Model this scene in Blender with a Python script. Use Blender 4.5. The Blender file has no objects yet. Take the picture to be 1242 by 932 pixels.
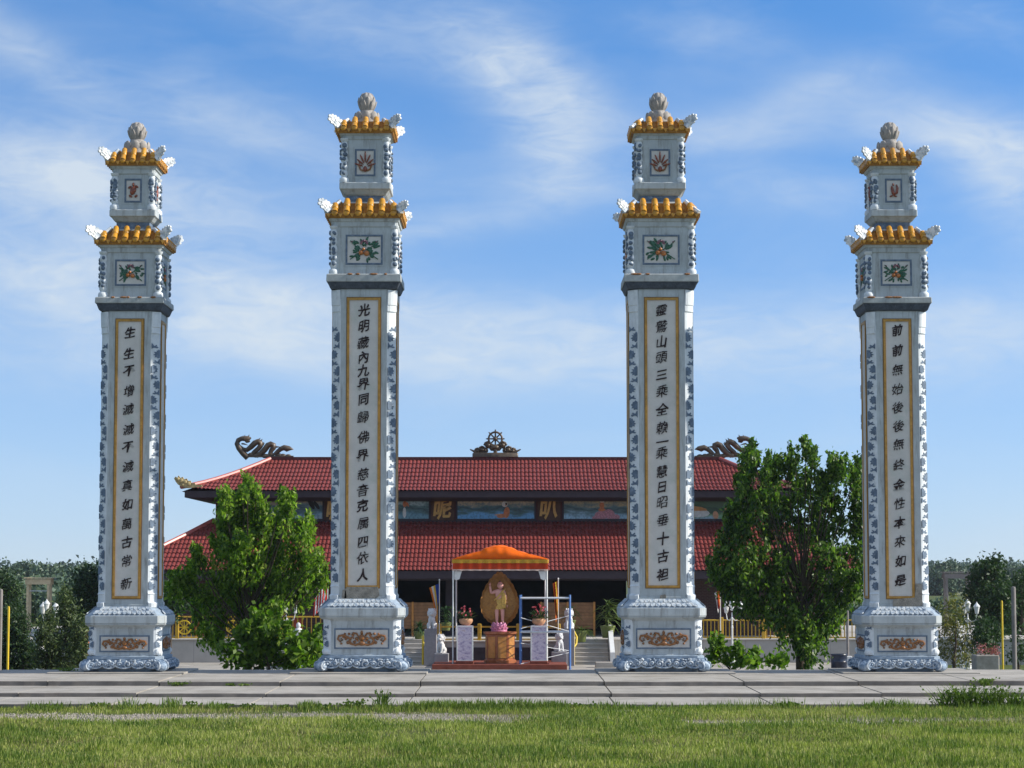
import bpy, math, random
import numpy as np
from mathutils import Matrix, Vector
PI = math.pi
R = math.radians
random.seed(7)
scene = bpy.context.scene
COL = scene.collection

# ------------------------------------------------------------------ camera maths (pixels of the photograph -> metres at a given distance)
F = 2800.0
CX, CY = 621.0, 466.0
EYE = 2.42
PITCH = math.atan(229.0 / F)
SP, CP = math.sin(PITCH), math.cos(PITCH)
def at(px, py, Y):
    u = (px - CX) / F; v = (CY - py) / F
    t = Y / (CP - v * SP)
    return u * t, EYE + (SP + v * CP) * t
def zat(py, Y): return at(CX, py, Y)[1]
def xat(px, py, Y): return at(px, py, Y)[0]
def wpx(n, py, Y):
    v = (CY - py) / F
    return n / F * Y / (CP - v * SP)

# ------------------------------------------------------------------ materials
def lin(c):
    return tuple((x / 12.92 if x <= 0.04045 else ((x + 0.055) / 1.055) ** 2.4) for x in c)
def new_mat(name):
    m = bpy.data.materials.new(name); m.use_nodes = True
    nt = m.node_tree
    for n in list(nt.nodes): nt.nodes.remove(n)
    out = nt.nodes.new('ShaderNodeOutputMaterial')
    b = nt.nodes.new('ShaderNodeBsdfPrincipled')
    nt.links.new(b.outputs[0], out.inputs[0])
    return m, nt, b, out
def ramp(nt, fac, stops):
    r = nt.nodes.new('ShaderNodeValToRGB')
    el = r.color_ramp.elements
    while len(el) < len(stops): el.new(0.5)
    for e, (p, c) in zip(el, stops):
        e.position = p; e.color = (*c, 1) if len(c) == 3 else c
    nt.links.new(fac, r.inputs[0])
    return r.outputs[0]
def noise(nt, scale, detail=5, rough=0.6, stretch=None, coord='Object', distort=0.0):
    tc = nt.nodes.new('ShaderNodeTexCoord')
    n = nt.nodes.new('ShaderNodeTexNoise')
    n.inputs['Scale'].default_value = scale; n.inputs['Detail'].default_value = detail
    n.inputs['Roughness'].default_value = rough; n.inputs['Distortion'].default_value = distort
    if stretch:
        mp = nt.nodes.new('ShaderNodeMapping'); mp.inputs['Scale'].default_value = stretch
        nt.links.new(tc.outputs[coord], mp.inputs[0]); nt.links.new(mp.outputs[0], n.inputs['Vector'])
    else:
        nt.links.new(tc.outputs[coord], n.inputs['Vector'])
    return n.outputs['Fac']
def mixc(nt, fac, a, b, mode='MIX'):
    m = nt.nodes.new('ShaderNodeMix'); m.data_type = 'RGBA'; m.blend_type = mode
    for s, v in ((0, fac), (6, a), (7, b)):
        if hasattr(v, 'links') or isinstance(v, bpy.types.NodeSocket): nt.links.new(v, m.inputs[s])
        elif s == 0: m.inputs[0].default_value = v
        else: m.inputs[s].default_value = (*v, 1)
    return m.outputs[2]
def mat(name, col, rough=0.7, scale=6.0, amt=0.25, dirt=None, dirt_amt=0.5, streak=False, bump=0.15, bscale=40.0, spec=0.3, metal=0.0, bdist=0.01, dirt_pos=0.55):
    """painted / mineral surface: colour wander, optional stains with a shape of their own, fine bump"""
    m, nt, b, out = new_mat(name)
    f = noise(nt, scale, 6, 0.65)
    lo = tuple(c * (1 - amt) for c in col); hi = tuple(min(1, c * (1 + amt)) for c in col)
    c = ramp(nt, f, [(0.3, lo), (0.7, hi)])
    if dirt:
        f2 = noise(nt, scale * 0.9, 8, 0.75, stretch=(3.2, 3.2, 0.45) if streak else None)
        k = ramp(nt, f2, [(dirt_pos, (0, 0, 0)), (dirt_pos + 0.17, (dirt_amt,) * 3)])
        c = mixc(nt, k, c, dirt)
    nt.links.new(c, b.inputs['Base Color'])
    b.inputs['Roughness'].default_value = rough
    b.inputs['Specular IOR Level'].default_value = spec
    b.inputs['Metallic'].default_value = metal
    if bump:
        bp = nt.nodes.new('ShaderNodeBump'); bp.inputs['Strength'].default_value = bump; bp.inputs['Distance'].default_value = bdist
        nt.links.new(noise(nt, bscale, 6, 0.7), bp.inputs['Height'])
        nt.links.new(bp.outputs[0], b.inputs['Normal'])
    return m
def leaf_mat(name, dark, light, tip=None, trans=0.35, rough=0.55):
    m, nt, b, out = new_mat(name)
    g = nt.nodes.new('ShaderNodeNewGeometry')
    st = [(0.0, dark), (0.65, light)] + ([(1.0, tip)] if tip else [])
    c = ramp(nt, g.outputs['Random Per Island'], st)
    nt.links.new(c, b.inputs['Base Color'])
    b.inputs['Roughness'].default_value = rough
    b.inputs['Specular IOR Level'].default_value = 0.35
    t = nt.nodes.new('ShaderNodeBsdfTranslucent')
    c2 = mixc(nt, 1.0, c, (1.0, 1.25, 0.5), 'MULTIPLY')
    nt.links.new(c2, t.inputs[0])
    mx = nt.nodes.new('ShaderNodeMixShader'); mx.inputs[0].default_value = trans
    nt.links.new(b.outputs[0], mx.inputs[1]); nt.links.new(t.outputs[0], mx.inputs[2])
    nt.links.new(mx.outputs[0], out.inputs[0])
    return m

M = {}
DIRT = (0.10, 0.095, 0.085)
M['blue'] = mat('pale_blue_paint', (0.41, 0.445, 0.455), 0.75, 2.2, 0.14, (0.20, 0.20, 0.185), 0.75, True, 0.25, 60, dirt_pos=.5)
M['white'] = mat('white_paint', (0.74, 0.75, 0.745), 0.7, 5, 0.10, (0.33, 0.36, 0.38), 0.6, True, 0.25, 50)
M['pilaster'] = mat('pale_pilaster_paint', (0.60, 0.635, 0.655), 0.7, 5, 0.12, (0.28, 0.31, 0.33), 0.65, True, 0.25, 50)
M['frameedge'] = mat('dark_gold_frame_edge', (0.20, 0.11, 0.03), 0.6, 8, 0.3, bump=0.1)
M['leafblue'] = mat('slate_blue_paint', (0.11, 0.15, 0.205), 0.65, 9, 0.35, (0.35, 0.40, 0.45), 0.6, False, 0.2, 60)
M['midblue'] = mat('mid_blue_paint', (0.25, 0.31, 0.375), 0.7, 7, 0.25, (0.55, 0.6, 0.63), 0.6, False, 0.2, 60)
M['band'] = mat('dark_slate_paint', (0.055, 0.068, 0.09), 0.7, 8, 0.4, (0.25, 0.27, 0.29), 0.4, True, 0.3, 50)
M['ledge'] = mat('grey_cap_paint', (0.36, 0.38, 0.375), 0.8, 4, 0.2, (0.13, 0.125, 0.115), 0.7, True, 0.35, 30)
M['panel'] = mat('mottled_cream_panel', (0.56, 0.53, 0.49), 0.6, 2.3, 0.10, (0.40, 0.44, 0.38), 0.55, False, 0.15, 30, dirt_pos=0.5)
M['gold'] = mat('gold_frame_paint', (0.40, 0.215, 0.045), 0.5, 9, 0.3, (0.12, 0.07, 0.03), 0.6, False, 0.2, 50)
M['ink'] = mat('black_brown_lettering', (0.022, 0.010, 0.010), 0.5, 20, 0.3, bump=0)
M['tile'] = mat('amber_glazed_tile', (0.50, 0.235, 0.018), 0.38, 8, 0.35, (0.14, 0.07, 0.02), 0.7, False, 0.2, 40, spec=0.5)
M['tiledark'] = mat('brown_tile_bed', (0.30, 0.135, 0.022), 0.7, 8, 0.4, (0.05, 0.03, 0.02), 0.7, False, 0.3, 40)
M['stone'] = mat('bud_stone', (0.30, 0.275, 0.25), 0.8, 9, 0.25, (0.62, 0.60, 0.58), 0.5, True, 0.4, 40)
M['bare'] = mat('bare_rough_mortar', (0.235, 0.22, 0.19), 0.95, 7, 0.35, (0.10, 0.09, 0.075), 0.7, False, 0.8, 25, bdist=0.03)
M['rust'] = mat('rust_stain_mortar', (0.24, 0.12, 0.055), 0.9, 12, 0.4, DIRT, 0.6, False, 0.5, 30)
M['glaze_brown'] = mat('brown_glazed_relief', (0.22, 0.085, 0.022), 0.35, 25, 0.5, (0.36, 0.22, 0.06), 0.7, False, 0.1, 60, spec=0.5)
M['glaze_red'] = mat('russet_glazed_relief', (0.20, 0.05, 0.025), 0.35, 25, 0.5, (0.30, 0.14, 0.05), 0.6, False, 0.1, 60, spec=0.5)
M['glaze_green'] = mat('green_glazed_relief', (0.02, 0.10, 0.055), 0.3, 25, 0.6, (0.03, 0.05, 0.09), 0.7, False, 0.1, 60, spec=0.5)
M['glaze_orange'] = mat('orange_glazed_relief', (0.38, 0.13, 0.03), 0.3, 25, 0.4, (0.20, 0.04, 0.02), 0.6, False, 0.1, 60, spec=0.5)
M['glaze_mauve'] = mat('mauve_glazed_relief', (0.20, 0.09, 0.12), 0.35, 25, 0.4, bump=0.1, spec=0.5)

# ------------------------------------------------------------------ mesh builder
class MB:
    def __init__(s): s.v = []; s.f = []; s.mi = []; s.M = Matrix.Identity(4); s.m = 0
    def add(s, vs, fs):
        o = len(s.v); T = s.M
        s.v.extend([tuple(T @ Vector(p)) for p in vs])
        s.f.extend([tuple(i + o for i in f) for f in fs]); s.mi.extend([s.m] * len(fs))
    def box(s, x0, x1, y0, y1, z0, z1):
        s.add([(x0,y0,z0),(x1,y0,z0),(x1,y1,z0),(x0,y1,z0),(x0,y0,z1),(x1,y0,z1),(x1,y1,z1),(x0,y1,z1)],
              [(0,3,2,1),(4,5,6,7),(0,1,5,4),(1,2,6,5),(2,3,7,6),(3,0,4,7)])
    def bbox(s, x0, x1, y0, y1, z0, z1, b=0.01):
        """box with bevelled vertical and top edges"""
        s.loft([s.cring((x0+x1)/2,(y0+y1)/2,(x1-x0)/2,(y1-y0)/2,b,z) for z in (z0, z1-b)] +
               [s.cring((x0+x1)/2,(y0+y1)/2,(x1-x0)/2-b,(y1-y0)/2-b,b*0.6,z1)])
    @staticmethod
    def cring(cx, cy, hx, hy, c, z):
        c = min(c, hx*0.99, hy*0.99)
        return [(cx-hx+c,cy-hy,z),(cx+hx-c,cy-hy,z),(cx+hx,cy-hy+c,z),(cx+hx,cy+hy-c,z),(cx+hx-c,cy+hy,z),(cx-hx+c,cy+hy,z),(cx-hx,cy+hy-c,z),(cx-hx,cy-hy+c,z)]
    def loft(s, rings, caps=True, closed=True):
        n = len(rings[0]); vs = [p for r in rings for p in r]; fs = []
        for i in range(len(rings) - 1):
            for j in range(n if closed else n - 1):
                k = (j + 1) % n
                fs.append((i*n+j, i*n+k, (i+1)*n+k, (i+1)*n+j))
        if caps:
            fs.append(tuple(range(n - 1, -1, -1))); fs.append(tuple((len(rings)-1)*n + j for j in range(n)))
        s.add(vs, fs)
    def sq(s, prof, c=None):
        """square tower section: profile of (z, half[, chamfer])"""
        rings = []
        for p in prof:
            cc = p[2] if len(p) > 2 else (c if c is not None else 0.012)
            rings.append(s.cring(0, 0, p[1], p[1], cc, p[0]))
        s.loft(rings)
    def lathe(s, prof, c=(0,0,0), n=16, caps=True):
        s.loft([[(c[0]+r*math.cos(2*PI*j/n), c[1]+r*math.sin(2*PI*j/n), c[2]+z) for j in range(n)] for r, z in prof], caps)
    def tube(s, path, rad, n=6, caps=True):
        P = [Vector(p) for p in path]
        if not isinstance(rad, (list, tuple)): rad = [rad] * len(P)
        rings = []; up = None
        for i, p in enumerate(P):
            t = (P[min(i+1, len(P)-1)] - P[max(i-1, 0)])
            if t.length < 1e-9: t = Vector((0,0,1))
            t.normalize()
            if up is None:
                up = Vector((0,0,1)) if abs(t.z) < 0.9 else Vector((0,1,0))
            a = t.cross(up)
            if a.length < 1e-6: a = t.cross(Vector((1,0,0)))
            a.normalize(); b = a.cross(t); b.normalize(); up = b
            rings.append([tuple(p + a*(rad[i]*math.cos(2*PI*j/n)) + b*(rad[i]*math.sin(2*PI*j/n))) for j in range(n)])
        s.loft(rings, caps)
    def ell(s, c, r, n=8, m=6, rot=None):
        old = s.M
        if rot is not None: s.M = old @ Matrix.Translation(c) @ rot; c = (0,0,0)
        rings = []
        for i in range(1, m):
            a = -PI/2 + PI*i/m
            rings.append([(c[0]+r[0]*math.cos(a)*math.cos(2*PI*j/n), c[1]+r[1]*math.cos(a)*math.sin(2*PI*j/n), c[2]+r[2]*math.sin(a)) for j in range(n)])
        vs = [p for q in rings for p in q]; fs = []
        for i in range(len(rings)-1):
            for j in range(n):
                k = (j+1) % n; fs.append((i*n+j, i*n+k, (i+1)*n+k, (i+1)*n+j))
        b = len(vs); vs += [(c[0],c[1],c[2]-r[2]), (c[0],c[1],c[2]+r[2])]
        for j in range(n):
            k = (j+1) % n; fs.append((b, k, j)); fs.append((b+1, (len(rings)-1)*n+j, (len(rings)-1)*n+k))
        s.add(vs, fs); s.M = old
    def plate(s, poly, y0, y1):
        """polygon in x,z extruded from y0 (back) to y1 (front, smaller y)"""
        n = len(poly)
        vs = [(x, y1, z) for x, z in poly] + [(x, y0, z) for x, z in poly]
        fs = [tuple(range(n)), tuple(range(2*n-1, n-1, -1))] + [(j, n+j, n+(j+1) % n, (j+1) % n) for j in range(n)]
        s.add(vs, fs)
    def frame(s, x0, x1, z0, z1, w, y0, y1):
        s.box(x0, x1, y1, y0, z1-w, z1); s.box(x0, x1, y1, y0, z0, z0+w)
        s.box(x0, x0+w, y1, y0, z0+w, z1-w); s.box(x1-w, x1, y1, y0, z0+w, z1-w)
    def build(s, name, mats, parent=None, smooth=False, loc=None):
        me = bpy.data.meshes.new(name)
        me.from_pydata(s.v, [], s.f)
        if not isinstance(mats, (list, tuple)): mats = [mats]
        for m in mats: me.materials.append(m)
        if len(mats) > 1: me.polygons.foreach_set('material_index', s.mi)
        if smooth: me.polygons.foreach_set('use_smooth', [True]*len(me.polygons))
        me.update()
        import bmesh
        bm = bmesh.new(); bm.from_mesh(me); bmesh.ops.recalc_face_normals(bm, faces=bm.faces); bm.to_mesh(me); bm.free()
        if smooth:
            try: me.set_sharp_from_angle(angle=R(50))
            except Exception: pass
        o = bpy.data.objects.new(name, me); COL.objects.link(o)
        if parent: o.parent = parent
        if loc: o.location = loc
        return o
def rotz(k): return Matrix.Rotation(k, 4, 'Z')
def empty(name, loc, rz=0):
    o = bpy.data.objects.new(name, None); COL.objects.link(o); o.location = loc; o.rotation_euler = (0,0,rz); o.empty_display_size = 0.3
    return o
def tag(o, label=None, cat=None, group=None, kind=None):
    for k, v in (('label',label),('category',cat),('group',group),('kind',kind)):
        if v: o[k] = v
    return o
def kids(o): return [c for c in COL.objects if c.parent == o]
def copy_tree(o, parent=None):
    c = o.copy(); COL.objects.link(c)
    if parent: c.parent = parent
    for ch in kids(o): copy_tree(ch, c)
    return c
def dup(o, loc, rz, label):
    c = copy_tree(o); c.location = loc; c.rotation_euler = (0,0,rz); c['label'] = label
    return c
def text_polys(body, size, offset=0.0, extrude=0.006, font_res=3):
    cu = bpy.data.curves.new('glyph', 'FONT'); cu.body = body; cu.size = size; cu.extrude = extrude; cu.offset = offset
    cu.resolution_u = font_res; cu.align_x = 'CENTER'; cu.align_y = 'CENTER'
    ob = bpy.data.objects.new('glyph', cu); COL.objects.link(ob)
    dg = bpy.context.evaluated_depsgraph_get()
    me = bpy.data.meshes.new_from_object(ob.evaluated_get(dg))
    vs = [tuple(v.co) for v in me.vertices]; fs = [tuple(p.vertices) for p in me.polygons]
    bpy.data.objects.remove(ob); bpy.data.meshes.remove(me); bpy.data.curves.remove(cu)
    if vs:   # centre on the ink
        cx = (min(v[0] for v in vs)+max(v[0] for v in vs))/2; cy = (min(v[1] for v in vs)+max(v[1] for v in vs))/2
        vs = [(v[0]-cx, v[1]-cy, v[2]) for v in vs]
    return vs, fs
# ------------------------------------------------------------------ the four gate pillars
def blotch(name, c1, c2, c3, scale):
    m, nt, bs, out = new_mat(name)
    c = ramp(nt, noise(nt, scale, 5, .6), [(.40, c1), (.52, c2), (.62, c3)])
    nt.links.new(c, bs.inputs['Base Color']); bs.inputs['Roughness'].default_value = .7
    bp = nt.nodes.new('ShaderNodeBump'); bp.inputs['Strength'].default_value = .4; bp.inputs['Distance'].default_value = .02
    nt.links.new(noise(nt, scale*5, 6, .7), bp.inputs['Height']); nt.links.new(bp.outputs[0], bs.inputs['Normal'])
    return m
M['carve'] = blotch('blue_white_carving', (.18,.24,.32), (.38,.43,.48), (.56,.59,.61), 9)
M['petal'] = blotch('worn_petal_paint', (.20,.26,.34), (.42,.47,.51), (.56,.59,.61), 11)
M['carveblue'] = blotch('slate_carving', (.10,.15,.22), (.22,.30,.40), (.42,.48,.54), 8)
M['ornwhite'] = blotch('worn_white_ornament', (.35,.40,.45), (.66,.68,.68), (.76,.76,.75), 7)
YP = 56.0
def zp(y): return zat(y, YP) - 0.03
def hp(px, y): return wpx(px, y, YP) / 2

def motif_fruit(mb, cx, cz, w, h, y, rng):
    mb.m = 0
    for a in range(46):
        t = rng.uniform(-PI, PI); r = rng.uniform(0.35, 1.0)
        x = cx + 0.5*w*r*math.copysign(abs(math.cos(t))**0.8, math.cos(t)); z = cz + 0.5*h*r*math.sin(t)*(0.9)
        if abs(x-cx) < 0.08*w and z < cz: continue
        mb.ell((x, y, z), (0.095*w*rng.uniform(.6,1.15), 0.024, 0.04*w), 6, 4, Matrix.Rotation(-math.atan2(z-cz, x-cx)+rng.uniform(-.5,.5), 4, 'Y'))
    for sgn in (-1, 1):
        mb.tube([(cx+sgn*0.05*w, y-0.01, cz), (cx+sgn*0.25*w, y-0.01, cz+0.12*h), (cx+sgn*0.46*w, y-0.01, cz+0.38*h)], 0.012, 5)
        mb.tube([(cx+sgn*0.05*w, y-0.01, cz-0.1*h), (cx+sgn*0.25*w, y-0.01, cz-0.22*h), (cx+sgn*0.46*w, y-0.01, cz-0.40*h)], 0.012, 5)
    mb.m = 1
    for dx, dz, r in ((-0.10,-0.12,0.085),(0.08,-0.15,0.095),(-0.02,0.02,0.06)):
        mb.ell((cx+dx*w, y-0.02, cz+dz*h), (r*w, 0.05, r*w*0.95), 10, 7)
    mb.m = 2
    for k in range(7):
        a = PI*k/6
        mb.ell((cx+0.10*w*math.cos(a), y-0.015, cz+0.26*h+0.09*w*math.sin(a)), (0.05*w, 0.025, 0.03*w), 6, 4, Matrix.Rotation(-a, 4, 'Y'))
    for sgn in (-1, 1): mb.ell((cx+sgn*0.40*w, y-0.01, cz+0.33*h), (0.035*w, 0.02, 0.03*w), 6, 4)
def motif_crest(mb, cx, cz, w, h, y, kind, rng):
    """top-tier relief: a fan of plumes (inner pillars), a crouching animal or a bird (outer pillars)"""
    mb.m = 0
    if kind == 'fan':
        mb.ell((cx, y-.02, cz-0.28*h), (0.13*w, .04, 0.13*h), 8, 6)
        for k in range(7):
            a = R(18 + 24*k); L = (0.52 if k in (2,4) else 0.60 if k == 3 else 0.46)*h
            px, pz = cx + math.cos(a)*L*0.62, cz - 0.2*h + math.sin(a)*L*0.75
            mb.ell((px, y-.012, pz), (L*0.42, .028, 0.055*w), 8, 5, Matrix.Rotation(-a, 4, 'Y'))
        mb.m = 1
        for sgn in (-1, 1):
            mb.tube([(cx+sgn*.1*w, y-.02, cz-.35*h), (cx+sgn*.28*w, y-.02, cz-.3*h), (cx+sgn*.4*w, y-.02, cz-.12*h), (cx+sgn*.33*w, y-.02, cz+.02*h)], [.025,.022,.018,.01], 5)
    elif kind == 'beast':
        mb.ell((cx, y-.02, cz), (0.22*w, .045, 0.24*h), 9, 6, Matrix.Rotation(R(20), 4, 'Y'))
        mb.ell((cx+.02*w, y-.03, cz+.30*h), (0.09*w, .04, 0.10*h), 8, 6)
        for dx, dz, a in ((-.26,.16,-35),(.26,.2,30),(-.2,-.28,40),(.22,-.28,-40)):
            mb.ell((cx+dx*w, y-.015, cz+dz*h), (0.15*w, .03, 0.06*h), 7, 5, Matrix.Rotation(R(a), 4, 'Y'))
    else:
        mb.ell((cx-.08*w, y-.02, cz-.02*h), (0.13*w, .045, 0.26*h), 9, 6, Matrix.Rotation(R(-12), 4, 'Y'))
        mb.ell((cx-.04*w, y-.03, cz+.30*h), (0.07*w, .04, 0.08*h), 8, 6)
        mb.tube([(cx, y-.02, cz-.2*h), (cx+.22*w, y-.02, cz-.12*h), (cx+.28*w, y-.02, cz+.12*h), (cx+.2*w, y-.02, cz+.3*h)], [.03,.035,.035,.015], 6)
        for dx in (-.2, .12): mb.ell((cx+dx*w, y-.015, cz-.28*h), (0.14*w, .03, 0.045*h), 7, 5, Matrix.Rotation(R(18 if dx > 0 else -18), 4, 'Y'))
def motif_scroll(mb, cx, cz, w, h, y, rng):
    mb.m = 0
    mb.ell((cx, y-.02, cz+.05*h), (.06*w, .05, .2*h), 9, 6)
    mb.ell((cx, y-.02, cz-.28*h), (.07*w, .045, .14*h), 9, 6)
    mb.ell((cx, y-.015, cz+.34*h), (.03*w, .03, .13*h), 7, 5)
    for s in (-1, 1):
        def T(pts, r): mb.tube([(cx+s*a*w, y-.015, cz+b*h) for a, b in pts], r, 6)
        T([(.03,-.3),(.12,-.36),(.2,-.3),(.24,-.1),(.2,.08),(.15,.02)], [.03,.032,.03,.028,.025,.016])
        T([(.06,.1),(.1,.3),(.17,.33),(.2,.24),(.15,.2)], [.02,.028,.028,.025,.018])
        T([(.2,-.05),(.28,.1),(.36,.2),(.45,.16),(.47,-.02),(.42,-.16),(.37,-.08),(.41,.02)], [.025,.03,.03,.03,.028,.025,.02,.014])
        for a, b, r in ((.1,0,.035),(.14,-.18,.03),(.27,-.22,.035),(.31,.0,.03),(.40,-.28,.022),(.25,.28,.025),(.33,.28,.02)):
            mb.ell((cx+s*a*w, y-.012, cz+b*h), (r*w*1.1, .03, r*w), 7, 5, Matrix.Rotation(rng.uniform(-1,1), 4, 'Y'))
        mb.m = 1
        for a, b in ((.17,.16),(.08,-.12),(.22,-.3),(.36,.08)):
            mb.ell((cx+s*a*w, y-.012, cz+b*h), (.022*w, .03, .018*w), 6, 4)
        mb.m = 0

def leaf_strip(mb, w, z0, z1, y, pitch, flip):
    """vine of slate-blue leaves in relief up a corner strip (local x across, z up, outward is -y)"""
    z = z0; k = 0; rg = random.Random(int(z0*977+w*1e4+flip))
    while z + pitch*0.9 < z1:
        s = -1 if (k % 2) == flip else 1
        p_ = pitch
        A = [[(.50,.02),(.50,.50),(.34,.56),(.26,.48),(.08,.50),(.10,.40),(-.20,.38),(-.02,.28),(-.34,.20),(-.06,.14),(-.16,.04),(.12,.06),(.22,-.02)],
             [(.50,.0),(.50,.44),(.30,.54),(.12,.46),(-.05,.50),(-.10,.36),(-.30,.30),(-.12,.22),(-.22,.10),(.02,.10),(.08,-.02),(.3,.02)]][rg.randrange(2)]
        L = [(a+rg.uniform(-.04,.04)*(a < .45), b+rg.uniform(-.02,.02)) for a, b in A]
        mb.plate([(s*a*w, z+b*p_) for a, b in (L if s > 0 else L[::-1])], y, y-.014)
        S = [(-.50,.56),(-.42,.62),(-.16,.66),(.12,.62),(.34,.66),(.22,.72),(.02,.74),(.16,.80),(.06,.86),(-.12,.78),(-.30,.80),(-.40,.90),(-.50,.94)]
        S = [(a+rg.uniform(-.03,.03)*(a > -.45), b+rg.uniform(-.015,.015)) for a, b in S]
        mb.plate([(s*a*w, z+b*p_) for a, b in (S[::-1] if s > 0 else S)], y, y-.012)
        z += pitch; k += 1

def roof_tier(root, z0, z1, he, ht, ncol, broken=()):
    """glazed tile hip roof: bed, barrel tiles on four sides, curled corner ornaments"""
    mb = MB()
    mb.sq([(z0-.05, he-.02, .01), (z0+.03, he, .01), (z0+(z1-z0)*.45, ht+(he-ht)*.48, .01), (z1, ht, .01)])
    roof = mb.build('tile_roof', M['tiledark'], root)
    tb = MB()
    for k in range(4):
        tb.M = rotz(k*PI/2)
        for i in range(ncol):
            u = -he*0.93 + (i+.5)*2*he*0.93/ncol
            rr = he*0.93/ncol*0.55
            yt = -max(ht*0.98, abs(u)*0.98)
            def pt(t):
                y = -he-.02 + (yt+he+.02)*t
                q = (he+y)/(he-ht); q = max(0, min(1, q))
                z = z0+.05 + (z1-z0)*(q*.86+.14*q*q)
                return (u, y, z + rr*.35)
            if -he - yt > -0.05: continue
            segs = 2
            for sgm in range(segs):
                a = sgm/segs; b = (sgm+1)/segs
                tb.tube([pt(a), pt(a+.04), pt(a+(b-a)*.7), pt(b)], [rr*1.02, rr*1.1, rr*0.98, rr*0.9], 10)
            # end disc and drip
            x, y, z = pt(0)
            tb.ell((x, y-.002, z), (rr*1.0, .016, rr*1.0), 10, 5)
        for i in range(ncol+1):
            u = -he*0.93 + i*2*he*0.93/ncol
            tb.plate([(u-rr*.8, z0+.06), (u, z0-.035), (u+rr*.8, z0+.06)], -he+.01, -he-.025)
    tb.build('barrel_tile', M['tile'], roof, True)
    # hip ridges and curled ornaments
    rng0 = random.Random(int(z0*1000))
    for k in range(4):
        ob = MB(); ob.M = rotz(k*PI/2 + PI/4) @ Matrix.Translation((0,0,0))
        d = math.sqrt(2)
        r1 = he*d; r0 = ht*d
        ob.tube([(0,-r1*1.0,z0+.08),(0,-(r0+(r1-r0)*.5),z0+.06+(z1-z0)*.46),(0,-r0,z1+.05)], [.06,.055,.05], 6)
        if k not in broken:
            sz = .76 + rng0.uniform(-.06, .06)
            pr = [(-.34,-.10),(-.05,-.14),(.06,-.10),(.14,-.01),(.20,.05),(.28,.06),(.31,.10),(.29,.14),(.36,.15),(.40,.19),(.39,.24),(.34,.25),(.37,.30),(.35,.35),(.29,.35),(.27,.31),(.24,.37),(.18,.37),(.15,.31),(.11,.34),(.05,.33),(.03,.27),(-.02,.29),(-.08,.26),(-.09,.20),(-.15,.22),(-.21,.18),(-.21,.13),(-.30,.12),(-.35,.07),(-.44,.06),(-.50,.0),(-.46,-.04)]
            ob.M = rotz(k*PI/2 + PI/4) @ Matrix.Translation((0,-r1*.95,z0+.14)) @ Matrix.Rotation(-PI/2, 4, 'Z') @ Matrix.Rotation(rng0.uniform(-.12,.12), 4, 'Y')
            ob.plate([(x*sz, z*sz) for x, z in pr], .022, -.022)
            for (x, z, r, t) in ((.22,.17,.06,30),(.08,.17,.05,60),(-.06,.12,.05,40),(.02,.02,.07,10),(-.22,.05,.06,0),(.27,.25,.04,45),(.13,.10,.045,45)):
                for sy in (-1, 1):
                    ob.ell((x*sz, sy*.022, z*sz), (r, .016, r*.5), 7, 5, Matrix.Rotation(-R(t), 4, 'Y'))
        else:
            ob.M = rotz(k*PI/2 + PI/4) @ Matrix.Translation((0,-r1*.94,z0+.12))
            ob.ell((0,.12,.03), (.08,.16,.07), 7, 5)
        ob.build('corner_ornament', M['ornwhite'], roof)
    return roof

def carved_column(mb, x, y, z0, z1, r, n=5):
    prof = [(r*1.35, z0), (r*1.45, z0+.05), (r*1.3, z0+.11), (r*.8, z0+.14)]
    H = z1 - z0 - .22
    for i in range(n):
        a = z0+.15 + H*i/n
        prof += [(r*.82, a), (r*1.12, a+H/n*.3), (r*1.02, a+H/n*.6), (r*.8, a+H/n*.95)]
    prof += [(r*1.1, z1-.06), (r*1.3, z1)]
    mb.lathe([(p[0], p[1]) for p in prof], (x, y, 0), 12)

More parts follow.
